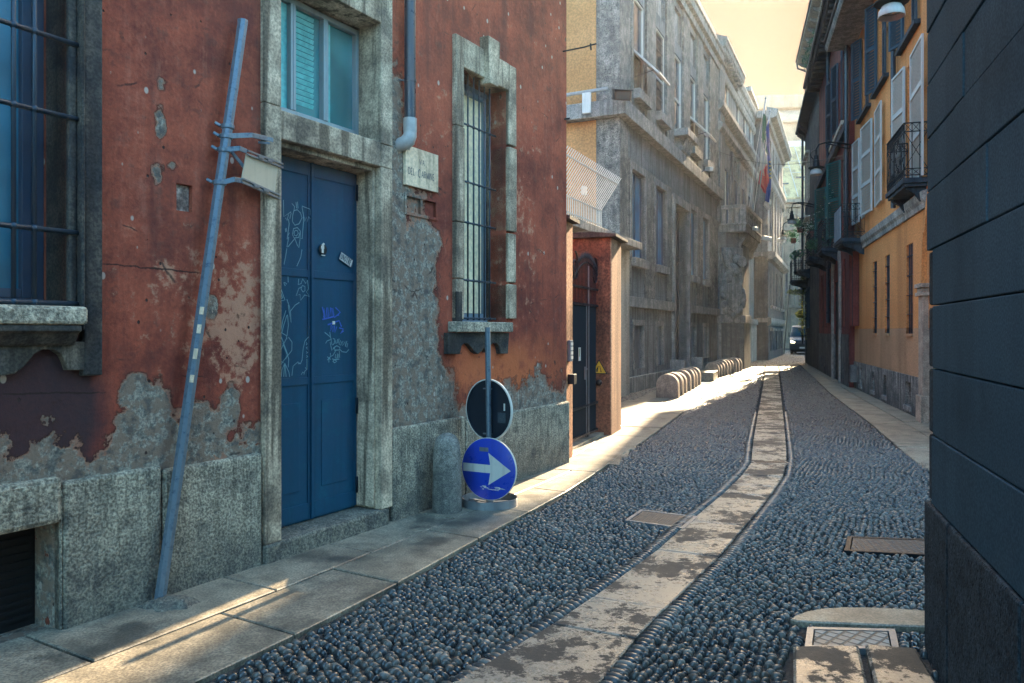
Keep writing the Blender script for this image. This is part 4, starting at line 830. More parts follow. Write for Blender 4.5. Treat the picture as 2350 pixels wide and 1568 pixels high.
# portable traffic sign: ring base, pole, two discs back to back
by = 7.42; bx = (1124 - CX) / F * by
ts = thing('traffic_sign', 'portable sign with blue white arrow disc low on a grey pole', 'traffic sign', (bx, by, .012))
px_ = (1119 - CX) / F * by - bx
m = MB(); m.tube([(0, 0, .0), (px_, .01, 1.72)], .0275, 14); m.lathe([(0, 1.72), (.027, 1.72), (.027, 1.725), (0, 1.726)], (px_, .01, 0), 12); m.build('pole', m_galv, ts, autos=50)
m = MB(); m.lathe([(.262, 0), (.270, 0), (.270, .075), (.262, .075), (.262, .004), (.0, .004)], (0, 0, 0), 40); m.tube([(0, 0, 0), (0, 0, .10)], .038, 12)
for k in range(3): a = R(20 + 120 * k); m.bar((0, 0, .02), (.262 * math.cos(a), .262 * math.sin(a), .02), .03, .012)
m.build('ring_base', m_galv2, ts, autos=40)
def disc(c, r, yaw, name, front, rimm, back):
    """round plate whose face normal points to yaw (0 = towards the viewer, positive to the right)"""
    M = Matrix.Translation(c) @ Matrix.Rotation(yaw, 4, 'Z') @ Matrix.Rotation(R(90), 4, 'X')
    m = MB(); m.lathe([(0, .012), (r - .004, .012), (r, .010), (r, -.012), (r - .012, -.014), (r - .012, .004), (0, .004)], (0, 0, 0), 48, M); p = m.build(name, front, ts, autos=30)
    p.data.materials.append(back); p.data.materials.append(rimm)
    for i, pl in enumerate(p.data.polygons):
        k = i // 48; pl.material_index = 0 if k == 0 else (2 if k in (1, 2, 3) else 1)
    return p, M
zc = CH + (HV - 1076) / F * 7.36
ds, M = disc(Vector((px_ * .4 + .003, -.062, zc - .012)), .30, R(-28), 'arrow_disc', m_signblue, m_signwhite, m_signback)
m = MB(); arr = [(-.285, -.040), (.02, -.040), (.00, -.155), (.245, .0), (.00, .155), (.02, .040), (-.285, .040)]
m.add([tuple(M @ Vector((x, y, .0128))) for x, y in arr], [tuple(range(7))]); m.build('arrow', m_signwhite, ds)
m = MB()
for x0_, x1_, y0_, y1_ in ((-.10, .0, .165, .205),): m.add([tuple(M @ Vector(q)) for q in ((x0_, y0_, .013), (x1_, y0_, .013), (x1_, y1_, .013), (x0_, y1_, .013))], [(0, 1, 2, 3)])
m.build('label_sticker', m_galv2, ds)
m = MB()
for k in range(16):
    x, y = random.uniform(-.1, .14), random.uniform(-.2, -.165); l = random.uniform(.02, .07); h = random.uniform(.002, .006); m.add([tuple(M @ Vector(q)) for q in ((x, y, .013), (x + l, y - .004, .013), (x + l * .8, y + h, .013), (x + .01, y + h, .013))], [(0, 1, 2, 3)])
m.build('paint_scrape', m_signwhite, ds)
M2c = Vector((px_ * .9 + .01, .055, CH + (HV - 941) / F * 7.44 - .012)); ds2, M2 = disc(M2c, .30, R(180 - 40), 'round_disc', m_signblue, m_signwhite, m_signback)
m = MB()
def bk(x, y, z=-.0155): return tuple(M2 @ Vector((x, y, z)))
for y in (.205, -.235): m.bar(bk(-.05, y, -.022), bk(.05, y, -.022), .026, .012)
m.build('bracket', m_galv2, ds2)
m = MB(); m.add([bk(-.21, -.02, .003), bk(-.11, -.02, .003), bk(-.11, -.12, .003), bk(-.21, -.12, .003)], [(0, 1, 2, 3)]); m.build('data_label', paint('faded_label', (.04, .06, .075), .6, 0, .6, (.2, .22, .22), 60), ds2)
m = MB(); m.add([bk(-.205, .07, .003), bk(-.185, .07, .003), bk(-.185, .0, .003), bk(-.205, .0, .003)], [(0, 1, 2, 3)]); m.build('white_mark', m_signwhite, ds2)
# ================================================================ GATE, PIERS, TERRACE
GA = Fac(gp(1307, 1029), (gp(1383, 992)[0] - gp(1307, 1029)[0], gp(1383, 992)[1] - gp(1307, 1029)[1]))
glen = math.dist(gp(1307, 1029), gp(1383, 992))
gate = thing('iron_gate', 'dark ribbed iron gate with scrolls and spear tips between two piers', 'gate', (*GA.O, 0), GA.rz)
gz = lambda u, v: GA.z(u, v); gs = lambda u: GA.s(u)
g0, g1 = -.62, glen + .03; gm = gs(1348)
zr = [gz(1348, v) for v in (930, 700, 662)]
def leaf(a, b, nm):
    m = MB(); m.bar((a + .02, 0, .05), (a + .02, 0, zr[1] + .02), .04); m.bar((b - .02, 0, .05), (b - .02, 0, zr[1] + .02), .04)
    for z in (.10, zr[0], zr[1], zr[2]): m.bar((a, -.005, z), (b, -.005, z), .045, .035)
    f = m.build('leaf', m_iron, gate)
    m = MB(); n = int((b - a) / .06)
    for i in range(n): x = a + (i + .5) * (b - a) / n; m.prismz([(x - .028, .02), (x, .004), (x + .028, .02), (x + .028, .026), (x, .012), (x - .028, .026)], .1, zr[1])
    m.build('sheet_panel', m_navy, f)
    return f
lf1, lf2 = leaf(g0, gm - .012, 'l'), leaf(gm + .012, g1, 'r')
top = lambda x: 2.25 + .52 * math.cos((x - gm) / (g1 - gm + .05) * math.pi / 2 * .92)
for f, a, b in ((lf1, g0, gm - .012), (lf2, gm + .012, g1)):
    m = MB(); n = int((b - a) / .075)
    for i in range(n + 1):
        x = a + .02 + i * (b - a - .04) / n; t_ = top(x); m.bar((x, 0, zr[1]), (x, 0, t_ + .06), .014); m.lathe([(.004, 0), (.016, .05), (.0, .14)], (x, 0, t_ + .05), 6)
    pts = [(a + (b - a) * k / 14, -.004, top(a + (b - a) * k / 14)) for k in range(15)]
    for p, q in zip(pts, pts[1:]): m.bar(p, q, .03, .022)
    m.build('spear_cresting', m_iron, f)
    m = MB(); cx = (a + b) / 2 + (.08 if f is lf1 else -.10); czz = zr[2] + .28
    pts = []
    for k in range(40):
        an = -1.6 + k * .24; r = .03 + .0045 * k; pts.append((cx + r * .75 * math.cos(an), -.012, czz + r * 1.15 * math.sin(an)))
    for p, q in zip(pts, pts[1:]): m.bar(p, q, .03, .012)
    m.build('scroll', m_iron, f)
m = MB(); m.bar((gm - .09, -.012, .06), (gm - .09, -.012, zr[1]), .012); m.build('wicket_edge', m_galv2, lf1)
m = MB(); m.bar((gm, -.02, .06), (gm, -.02, top(gm) - .05), .018); m.bar((gm, -.02, zr[1] - .02), (gm + .025, -.02, zr[1] - .03), .014); m.build('closing_bar', m_galv2, lf2)
m = MB(); m.box(gm - .20, gm - .185, -.03, -.005, .95, 1.15); m.bar((gm - .192, -.05, 1.12), (gm - .26, -.05, 1.10), .014); m.bar((gm - .192, -.05, 1.12), (gm - .192, -.01, 1.12), .014); m.tube([(gm - .19, -.035, 1.0), (gm - .185, -.04, .85), (gm - .192, -.04, .72)], .008, 6); m.build('handle', m_galv2, lf1)
m = MB(); q = GA.sz(1329, 813); m.box(q[0] - .05, q[0] + .05, -.012, -.002, q[1] - .10, q[1] + .10); nt_ = m.build('notice', m_signwhite, lf1)
m = MB(); m.box(q[0] - .04, q[0] - .01, -.0145, -.0125, q[1] - .04, q[1] + .08); m.build('notice_panel', paint('notice_green', (.2, .26, .06), .6), nt_)
m = MB(); m.box(g0 - .1, g1 + .05, -.12, .25, -.03, .05); m.build('threshold', m_sidewalk, gate)
# far pier: face towards us runs into the property
PF = Fac(gp(1403, 1000), (gp(1426, 986)[0] - gp(1403, 1000)[0], gp(1426, 986)[1] - gp(1403, 1000)[1]))
pw = .80; zp_ = 3.22
m_pier = stone('pier_shade_render', (.15, .058, .035), (.34, .13, .075), 3, 30, .6, .9, .6, (.035, .025, .022), .55, dist=.012)
pier = thing('gate_pier', 'tall red rendered gate pier with stone cap and yellow warning triangle', 'gate pier', (*PF.O, 0), PF.rz)
m = MB(); m.box(0, pw, 0, .75, -.03, zp_); m.build('shaft', stone('pier_sunlit_render', (.34, .17, .095), (.52, .28, .16), 2, 30, .5, .9, .7, (.16, .08, .05), .35, dist=.01, base=.7), pier, bevel=.012)  # tan of the sunlit street face is put into this render's colour
m = MB(); m.box(-.012, .0, .02, .745, -.02, zp_); m.build('side_face', m_pier, pier)  # same pier in a darker render: the shade of this side is painted in
m = MB(); m.prismx([(-.10, zp_ + .002), (-.10, zp_ + .05), (.3, zp_ + .10), (.95, zp_ + .085), (.95, zp_ + .002)], -.11, pw + .1); m.build('cap', m_framed, pier, bevel=.008)
m = MB(); m.prismx([(.06, 1.0), (.34, 1.0), (.20, 1.24)], -.018, -.0125); tr_ = m.build('warning_triangle', m_iron, pier)
m = MB(); m.prismx([(.085, 1.014), (.315, 1.014), (.20, 1.212)], -.0195, -.0182); m.build('yellow_field', flat('warning_yellow', (.62, .33, .02), .5), tr_)
m = MB()
for dy in (-.035, .035): m.prismx([(.19 + dy, 1.03), (.21 + dy, 1.03), (.212 + dy, 1.07), (.205 + dy * .3, 1.13), (.195 + dy * .3, 1.13)], -.0205, -.0196)
m.build('pictogram', m_iron, tr_)
m = MB(); m.lathe([(.05, 0), (.05, .03), (.03, .045), (0, .047)], (0, 0, 0), 14, Matrix.Translation((-.012, .2, .86)) @ Matrix.Rotation(R(-90), 4, 'Y')); m.build('button', m_iron, pier, smooth=True)
# near pier against the red house
NP = Vector((.69, 9.93)); m = MB()
np_ = thing('gate_pier', 'narrow orange pier at the end of the red house beside the gate', 'gate pier', (NP.x, NP.y, 0), PF.rz)
m.box(0, .40, .0, .8, -.03, 3.15); m.build('shaft', stone('scrubbed_orange_render', (.36, .15, .07), (.56, .26, .13), 2, 26, .6, .9, .8, (.2, .09, .05), .3, dist=.012), np_, bevel=.02)
m = MB(); m.prismx([(-.08, 3.152), (-.08, 3.20), (.3, 3.26), (.85, 3.23), (.85, 3.152)], -.05, .48); m.build('cap', m_framed, np_)
q = 1.42; m = MB(); m.box(.10, .24, -.045, -.002, 1.30, 1.58); ic = m.build('intercom', m_galv2, np_, bevel=.006)
m = MB(); [m.box(.115, .225, -.05, -.0455, 1.33 + .06 * k, 1.37 + .06 * k) for k in range(4)]; m.build('name_plates', m_signwhite, ic)
m = MB(); m.box(.12, .26, -.09, -.002, 1.0, 1.13); m.build('letter_box', m_iron, np_, bevel=.006)
# property wall and terrace behind the gate
TE = Fac((1.22, 15.4), (.4262, .9046))
ter = thing('terrace', 'concrete terrace slab with pale wall below behind the gate', 'terrace', (*TE.O, 0), TE.rz)
m = MB(); m.box(-1.5, 5.2, 0, 3.5, 3.84, 4.02); m.build('deck_slab', m_trim, ter, bevel=.01)
m = MB(); m.box(-1.5, 5.2, .35, 3.4, 0, 3.83); m.build('wall', m_pale, ter)
fen = thing('spiked_fence', 'white steel fence with outward bent tips on the terrace edge', 'fence', tuple(TE.w(0, -.0, 4.02)), TE.rz)
m = MB(); n = 32; f0_, f1_ = -1.4, 2.05
for i in range(n + 1): x = f0_ + (f1_ - f0_) * i / n; m.tube([(x, .08, 0), (x, .08, .42), (x + .16, -.34, 1.14)], .0105, 5)
m.build('bars', m_white, fen)
for z, y, dx in ((.08, .08, 0), (.40, .08, 0), (1.0, -.26, .13)): m = MB(); m.bar((f0_ + dx, y, z), (f1_ + dx, y, z), .03, .02); m.build('rail', m_white, fen)
m = MB(); m.box(1.0, 1.16, .1, .18, .62, .80); m.build('junction_box', m_white, fen)
# ================================================================ stone barriers along the kerb
def arch_slab():
    m = MB(); P = [(-.27, -.05)] + [(-.27, .30)] + [(.27 * math.cos(a), .30 + .28 * math.sin(a)) for a in [math.pi * (1 - k / 14) for k in range(1, 14)]] + [(.27, .30), (.27, -.05)]
    m.prism(P, -.15, .15); return m
m_arch = stone('barrier_granite', (.22, .18, .145), (.42, .345, .28), 6, 70, .5, .85, .15, (.08, .07, .06), .35, dist=.006, pit=.25, base=.3)
proto = arch_slab().build('stone_barrier', m_arch, bevel=.025)
q0, q1 = Vector(gp(1533, 913.5)), Vector(gp(1588, 884)); sdir_ = (q1 - q0).normalized(); srz = math.atan2(sdir_.y, sdir_.x) - math.pi / 2
spots = [(q0.lerp(q1, k / 6), 'near row') for k in range(7)]
a1, a2 = Vector(S.w(8.75, -.80)[:2]), Vector(S.w(14.0, -.80)[:2]); ks = [0, .10, .21, .32, .46, .58, .71, .85, 1.0]
spots += [(a1.lerp(a2, k), 'middle row') for k in ks]
c1, c2 = Vector((14.75, 45.2)), Vector((18.6, 54.0)); spots += [(c1.lerp(c2, k / 10), 'far row') for k in range(11)]
pos_w = ['nearest', 'second', 'third', 'fourth', 'fifth', 'sixth', 'last']; pos_m = ['first', 'second', 'third', 'fourth', 'fifth', 'sixth', 'seventh', 'eighth', 'last']
cnt = {'near row': 0, 'middle row': 0, 'far row': 0}
for i, (p, row) in enumerate(spots):
    o = proto if i == 0 else proto.copy()
    if i: COL.objects.link(o)
    o.location = (p.x, p.y, .012); o.rotation_euler = (R(random.uniform(-1.5, 1.5)), R(random.uniform(-1, 1)), srz + R(random.uniform(-3, 3))); k = cnt[row]; cnt[row] += 1
    s_ = random.uniform(.95, 1.05) * (1.0 if row != 'far row' else 1.15); o.scale = (s_, s_ * (1 if row != 'far row' else 1.6), s_)
    lab = {'near row': f'{pos_w[min(k, 6)]} round topped stone barrier of the sunlit row before the low block', 'middle row': f'{pos_m[min(k, 8)]} round topped stone barrier of the row beyond the low block', 'far row': 'shaded round topped stone barrier in the far row before the dark wall'}[row]
    tag(o, lab, 'stone barrier', 'stone barriers along the kerb' if row != 'far row' else 'far stone barriers in shade')
p = Vector(gp(1622, 873)); m = MB(); m.box(-.3, .3, -.75, .75, -.05, .30); o = m.build('stone_block', m_sidewalk, bevel=.02, loc=(p.x, p.y, .012), rz=srz); tag(o, 'low flat granite block between the two rows of barriers', 'stone block')
# ================================================================ GREY STONE BUILDING 1
sb = thing('stone_building', 'grey conglomerate stone building with tall windows behind the sunlit barriers', 'building', (*S.O, 0), S.rz)
SL = 14.25
uw = [(1450, 1479), (1503.5, 1526), (1547, 1564), (1582, 1598), (1612, 1625)]
up = []; hd, sl = 11.15, 8.45
for a, b in uw:
    a, b = S.s(a), S.s(b); up.append((a, b))
# even out the bay rhythm from the two best measured windows
ctr = [(a + b) / 2 for a, b in up]; wdt = 1.28
ctr = [ctr[0] + (ctr[4] - ctr[0]) * k / 4 for k in range(5)]
up = [(c - wdt / 2, c + wdt / 2) for c in ctr]
gf = [(S.s(1446) + .05, S.s(1479) - .05), (S.s(1502), S.s(1527)), (S.s(1582), S.s(1597)), (S.s(1610.5), S.s(1624))]
bs = [(S.s(1453), S.s(1477)), (S.s(1506), S.s(1522)), (S.s(1584), S.s(1597)), (S.s(1614), S.s(1625))]
dA, dB = S.s(1545), S.s(1577)
ops = [(a, b, sl, hd, .14) for a, b in up] + [(a + .05, b - .05, 11.6, 12.75, .10) for a, b in up]
ops += [(a, b, 3.75, 6.2, .16) for a, b in gf] + [(a, b, .62, 1.85, .22) for a, b in bs] + [(dA, dB, .1, 6.1, .40)]
m = MB(); m.panel(.0, SL, -.05, 14.2, ops); m.shell(0, SL, 9, -.05, 14.2); m.build('wall', m_ashlar, sb)
# quoin strip of coarse conglomerate on the corner, pilasters between windows
m = MB(); m.box(-.04, .72, -.05, .6, .55, 7.33); m.box(-.04, .95, -.05, .6, 7.77, 12.96); m.build('quoin', m_ceppo, sb, bevel=.02)
for i in range(6):
    a = (up[i - 1][1] + .05) if i else .97; b = (up[i][0] - .05) if i < 5 else SL - .02
    if i == 0: a, b = 1.0, up[0][0] - .05
    m = MB(); m.box(a, b, -.07, .0, 7.77, 12.96); m.build('pilaster', m_ceppo, sb, bevel=.015)
xs_ = [.74] + [q for a, b in sorted(gf + [(dA - .25, dB + .25)]) for q in (a - .0, b + .0)] + [SL]
for a, b in zip(xs_[::2], xs_[1::2]): m = MB(); m.box(a + .03, b - .03, -.035, 0, 2.68, 6.45); m.build('ashlar_pier', m_ceppo, sb, bevel=.01)
m = MB(); m.box(-.28, SL - .0, -.26, .05, 7.34, 7.76); m.box(-.28, -.0, .052, 6, 7.34, 7.76); m.build('string_course', m_trim, sb, bevel=.02)
for a, b in ((-.10, dA - .26), (dB + .26, SL)): m = MB(); m.box(a, b, -.12, .0, 2.36, 2.65); m.build('string_course', m_trim, sb, bevel=.012)
for a, b in ((-.08, dA - .3), (dB + .3, SL)): m = MB(); m.box(a, b, -.10, .0, -.05, .43); m.build('plinth', m_trim, sb, bevel=.02)
m = MB(); m.prismx([(0, 12.98), (-.13, 12.98), (-.15, 13.2), (-.28, 13.26), (-.30, 13.5), (-.36, 13.54), (-.36, 13.66), (0, 13.72)], -.36, SL); m.build('cornice', m_trim, sb)
m = MB(); m.box(-.1, SL, .25, 2, 13.73, 14.5); m.prismx([(.24, 14.5), (.05, 14.52), (.05, 14.65), (1.2, 14.9), (1.2, 14.5)], -.2, SL); m.build('attic_parapet', m_trim, sb)
m = MB(); m.box(.2, SL - .2, 1.6, 8, 14.25, 16.2); m.box(0, SL, 1.3, 8.4, 16.2, 16.4); m.build('penthouse', m_pale, sb)
for x in (2.5, 5, 7.5, 10): m = MB(); m.box(x, x + 1.1, 1.56, 1.66, 14.9, 16.0); m.build('penthouse_window', m_blueglass, sb)
for x in (1.0, 4.0, 7.0, 10.0, 12.5): m = MB(); m.tube([(x, .4, 14.7), (x, .4, 15.4)], .025, 6); x < 12 and m.tube([(x, .4, 15.35), (x + 3.0, .4, 15.35)], .02, 6); m.build('roof_rail', m_iron, sb)
# side wall in yellow render
m = MB(); m.box(-.012, .01, .62, 8.9, 7.77, 13.9); m.box(-.012, .01, .62, 8.9, 1, 7.33); m.build('side_render', m_yellow, sb)
# first floor windows
for i, (a, b) in enumerate(up):
    f = MB(); frame(f, a, b, sl, hd, .055, .03, .09); f.box(a + .055, b - .055, .04, .09, 9.62, 9.68); f = f.build('window', m_white, sb)
    m = MB(); m.box(a + .04, b - .04, .08, .086, sl + .04, hd - .04); m.build('pane', m_skyglass, f)
    if i == 1:
        m = MB(); [m.bar((a + .05, .05, z), (b - .05, .05, z), .02) for z in [sl + .3 * k for k in range(1, 9)]]; [m.bar((x, .05, sl), (x, .05, hd), .016) for x in [a + .1 + (b - a - .2) * k / 8 for k in range(9)]]; m.build('bars', m_iron, f)
    if i in (0, 3):
        m = MB(); z0, z1, o_ = sl + .10, 9.62, .75
        P0, P1, P2, P3 = Vector((a + .06, .05, z1)), Vector((b - .06, .05, z1)), Vector((b - .06, -o_, z0 + .25)), Vector((a + .06, -o_, z0 + .25))
        for p, q in ((P0, P1), (P1, P2), (P2, P3), (P3, P0)): m.bar(p, q, .05)
        o2 = m.build('hopper_sash', m_white, f)
        m = MB(); m.quad(*[tuple(p + Vector((0, .0, .004))) for p in (P0, P1, P2, P3)]); m.quad(*[tuple(p - Vector((0, 0, .004))) for p in (P3, P2, P1, P0)]); m.build('sash_pane', m_greyglass, o2)
        m = MB(); m.bar((a + .05, .04, z0 + .2), (a + .06, -o_ * .8, z0 + .35), .02); m.build('stay', m_iron, o2)
    if i != 2: m = MB(); m.box(a - .02, b + .02, -.24, .3, sl - .28, sl - .002); m.build('sill', m_trim, f, bevel=.01)
    m = MB(); m.box(a + .12, b - .12, .08, .10, 11.72, 12.65); m.build('spandrel_panel', m_trim, sb, bevel=.01)
a, b = up[2]; m = MB(); m.box(a - .2, b + .2, -.55, .02, 8.2, 8.44); m.prismx([(.0, 7.77), (-.28, 7.77), (-.30, 7.9), (-.24, 8.02), (-.34, 8.1), (-.48, 8.19), (0, 8.19)], a + .1, b - .1)
for k in range(4): x = a + .2 + k * (b - a - .4) / 3; m.bar((x, -.30, 7.8), (x, -.44, 8.18), .08)
m.build('sill_console', m_trim, sb, bevel=.01)
# ground floor windows with blue glass in deep reveals
for a, b in gf:
    m = MB(); frame(m, a, b, 3.75, 6.2, .05, .08, .13); m.box((a + b) / 2 - .02, (a + b) / 2 + .02, .08, .12, 3.8, 6.15); f = m.build('window', m_blueframe2, sb)
    m = MB(); m.box(a + .03, b - .03, .12, .126, 3.78, 6.17); m.build('pane', m_bluepane, f)
    m = MB(); m.box(a - .02, b + .02, -.16, .10, 3.50, 3.745); m.build('sill', m_trim, f, bevel=.012)
    m = MB(); m.box(a - .16, a - .0, -.06, .1, 3.75, 6.4); m.box(b, b + .16, -.06, .1, 3.75, 6.4); m.box(a, b, -.055, .1, 6.202, 6.4); m.build('architrave', m_trim, f, bevel=.01)
for a, b in bs:
    m = MB(); m.prism([(a + .08, .62), (b - .02, .62), (b - .08, 1.86), (a + .02, 1.86)], .15, .2); f = m.build('cellar_window', m_navy, sb)
    m = MB(); [m.bar((a + .12 + k * (b - a - .2) / 7, .10, .64), (a + .08 + k * (b - a - .2) / 7, .10, 1.86), .022) for k in range(8)]; m.build('bars', m_galv2, f)
    m = MB(); m.box(a - .10, b + .02, -.03, .05, 1.862, 2.02); m.prism([(a + .0, .62), (a + .07, .62), (a + .0, 1.86), (a - .08, 1.86)], -.03, .05); m.prism([(b - .01, .62), (b + .06, .62), (b + .0, 1.86), (b - .07, 1.86)], -.03, .05); m.build('surround', m_trim, f)
# portal
m = MB(); m.box(dA - .24, dA, -.10, .7, .1, 6.3); m.box(dB, dB + .24, -.10, .7, .1, 6.3); m.box(dA, dB, -.098, .7, 6.0, 6.302); m.box(dA + .002, dA + .08, .0, .7, .1, 5.9)
pt_ = m.build('portal_frame', m_trim, sb, bevel=.012)
m = MB(); m.box(dA, dB, .33, .37, .1, 6.0); dd = m.build('portal_door', m_skyglass, sb)
m = MB(); xm_ = (dA + dB) / 2; m.box(xm_ - .04, xm_ + .04, .29, .33, .1, 4.2); m.box(dA, dB, .28, .33, 4.2, 4.34); m.box(dA, dA + .08, .30, .33, .1, 6); m.box(dB - .08, dB, .30, .33, .1, 6); m.build('door_frame', m_navy, dd)
for k in range(3): m = MB(); m.box(dA - .2 + .1 * k, dB + .2 - .1 * k, -.75 + .28 * k, .6, -.05 + .0, .13 * (k + 1)); m.build('step', m_trim, sb, bevel=.012)
for x in (dA - .5, dB + .25): m = MB(); m.box(x, x + .25, -.5, 0, 0, .75); m.build('step_pedestal', m_trim, sb, bevel=.015)
# services on the corner
m = MB()
for dx in (0, .10): m.tube([(-.05, 1.9 + dx, 2.0), (-.05, 1.9 + dx, 7.2), (-.30, 1.95 + dx, 7.3), (-.32, 1.95 + dx, 7.95), (-.3, 1.5, 8.0 + dx * .3), (-.3, .2, 8.02 + dx * .3)], .032, 8)
m.build('service_pipe', m_pvc, sb, smooth=True)
fl = thing('floodlight', 'black floodlight on the corner string course of the stone building', 'floodlight', tuple(S.w(-.45, -.2, 7.85)), S.rz)
m = MB(); m.box(-.22, .22, -.2, .0, -.2, .04); m.box(-.25, .25, -.24, .02, .041, .07); m.build('housing', m_iron, fl, bevel=.01).rotation_euler = (R(20), 0, R(-55)); m = MB(); m.box(-.18, .18, -.212, -.2, -.17, .01); m.build('lens', m_greyglass, fl).rotation_euler = (R(20), 0, R(-55)); m = MB(); m.bar((0, 0, .05), (.3, .2, -.02), .04); m.build('bracket', m_iron, fl)
vb = thing('vent_box', 'white louvred box hanging on the yellow side wall string course', 'vent box', tuple(S.w(-.33, .75, 7.42)), S.rz)
m = MB(); m.box(-.1, -.02, -.12, .12, 0, .55); m.build('casing', m_white, vb, bevel=.02)
wp = S.sz(1435, 727, .1); wsn = thing('wall_plate', 'white plate with dark panels on the stone building behind the gate pier', 'sign', tuple(S.w(wp[0], -.02, wp[1])), S.rz)
m = MB(); m.box(-.16, .2, -.06, 0, -.24, .24); m.build('plate', m_white, wsn, bevel=.006); m = MB(); [m.box(-.11, .14, -.066, -.061, -.2 + .105 * k, -.13 + .105 * k) for k in range(4)]; m.build('dark_panels', m_iron, wsn)
def cctv(name, label, p, rz, yaw=0, sz=1.0):
    t = thing(name, label, 'camera', p, rz); m = MB(); m.box(-.07 * sz, .07 * sz, -.36 * sz, .02, -.08 * sz, .08 * sz); m.build('housing', m_white, t, bevel=.015).rotation_euler = (R(12), 0, R(yaw)); m = MB(); m.bar((0, 0, 0), (.0, .25, -.12), .04); m.build('arm', m_galv2, t); return t
p = S.w(S.s(1619, .4), -.45, S.z(1619, 388, .4)); cctv('security_camera', 'white security camera under the last upper window of the stone building', tuple(p), S.rz, -50)
# ================================================================ BUILDING 2 with balcony and cartouche
b2 = thing('stone_building', 'grey palace with stone balcony and carved cartouche on its bay', 'building', (*B2.O, 0), B2.rz)
L2 = 11.75; sB = lambda u, off=0: B2.s(u, off)
ops = []
wz = [(9.1, 12.4)]
w2 = [sB(1675), sB(1690), sB(1703), sB(1716)]
tall = [(x, x + 1.0, 6.5, 9.2, .3) for x in (1.9, 4.6, 7.0, 9.4)]
att = [(x, x + 1.0, 11.8, 13.4, .3) for x in (1.9, 5.2, 7.6, 9.8)]
low = [(x, x + .9, 9.35, 10.05, .06) for x in (4.6, 7.0, 9.4)]
m = MB(); m.panel(0, L2, -.05, 14.0, tall + att + low); m.shell(0, L2, 9, -.05, 14.0); m.build('wall', m_ashlar, b2)
for a, b, o_ in ((-.5, 5.0, .5), (5.01, L2, .22)): m = MB(); m.prismx([(0, 13.45), (-.3 * o_, 13.5), (-.4 * o_, 13.75), (-.85 * o_, 13.85), (-.9 * o_, 14.05), (-o_, 14.08), (-o_, 14.2), (0, 14.4)], a, b); m.build('cornice', m_trim, b2)
for k in range(-1, 12): m = MB(); m.box(.05 + .42 * k, .2 + .42 * k, -.4, -.1, 13.6, 13.84); m.build('dentil', m_trim, b2)
for z, p in ((13.1, .12), (11.4, .3), (10.5, .25)): m = MB(); m.prismx([(0, z - .2), (-p * .6, z - .15), (-p, z), (-p, z + .2), (0, z + .25)], -p, L2); m.build('string_course', m_trim, b2)
m = MB(); m.box(-.1, 1.2, -.12, .5, 6.4, 13.44); m.build('corner_pilaster', m_ashlar, b2, bevel=.02)
for a, b, c, d, e in att + tall:
    m = MB(); frame(m, a, b, c, d, .07, .01, .06); f = m.build('window', m_white if c > 11 else m_blueframe2, b2); m = MB(); m.box(a + .05, b - .05, .05, .057, c + .05, d - .05); m.build('pane', m_skyglass, f)
for k in range(3): m = MB(); x = 3.4 + 2.4 * k; x < 10.5 and m.box(x, x + .5, -.10, 0, 6.4, 10.2); m.build('pilaster', m_ashlar, b2, bevel=.015)
m = MB(); m.box(-.05, L2, -.16, 0, -.05, 2.05); m.box(-.1, L2, -.24, 0, 2.05, 2.35); m.build('plinth', m_trim, b2, bevel=.02)
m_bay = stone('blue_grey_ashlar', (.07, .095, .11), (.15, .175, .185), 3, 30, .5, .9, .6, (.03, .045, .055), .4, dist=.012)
# chamfered bay below the balcony
xq, xr = sB(1704, .9), sB(1719, .9)
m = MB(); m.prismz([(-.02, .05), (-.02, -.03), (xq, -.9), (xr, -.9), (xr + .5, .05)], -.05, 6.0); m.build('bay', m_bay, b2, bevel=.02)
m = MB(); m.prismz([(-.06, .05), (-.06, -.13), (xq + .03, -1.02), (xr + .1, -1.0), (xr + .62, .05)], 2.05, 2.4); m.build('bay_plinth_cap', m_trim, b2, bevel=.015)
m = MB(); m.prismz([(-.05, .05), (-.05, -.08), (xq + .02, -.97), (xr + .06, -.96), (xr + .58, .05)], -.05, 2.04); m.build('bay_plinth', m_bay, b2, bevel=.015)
# balcony
xb0 = sB(1649); xb1 = xb0 + 5.2; pj = 1.15; bz = 6.0
bal = MB(); bal.box(xb0, xb1, -pj, 0, bz, bz + .28); bal.box(xb0 - .07, xb1 + .07, -pj - .07, 0, bz + .281, bz + .36); bal = bal.build('balcony', m_trim, b2, bevel=.015)
m = MB(); m.box(xb0 - .04, xb0 + .22, -pj + .22, 0, bz + 1.0, bz + 1.16); m.box(xb0 - .04, xb1 + .04, -pj - .04, -pj + .218, bz + 1.0, bz + 1.16); m.build('rail', m_trim, bal, bevel=.01)
def baluster(x, y):
    m = MB(); m.lathe([(.085, 0), (.085, .06), (.05, .1), (.10, .24), (.06, .42), (.05, .5), (.085, .55), (.085, .64)], (x, y, bz + .36), 10); m.build('baluster', m_trim, bal, autos=50)
for k in range(1, 11): baluster(xb0 + .3 + (xb1 - xb0 - .6) * k / 11, -pj + .09)
for k in range(3): y = -.2 - .28 * k; m = MB(); m.prismx([(y - .10, bz + .36), (y + .10, bz + .36), (y + .06, bz + .68), (y + .09, bz + 1.0), (y - .09, bz + 1.0), (y - .06, bz + .68)], xb0 + .02, xb0 + .14); m.build('end_baluster', m_trim, bal)
for x in (xb0 + .12, xb1 - .12): m = MB(); m.box(x - .14, x + .14, -pj - .02, -pj + .24, bz + .36, bz + 1.0); m.build('rail_post', m_trim, bal, bevel=.01)
m = MB(); m.prismx([(0, bz), (-pj + .05, bz), (-pj + .08, bz - .22), (-pj + .3, bz - .55), (-.85, bz - .8), (0, bz - .9)], xb0 + .6, xb1 - .6); m.build('bracket', m_trim, bal, bevel=.02)
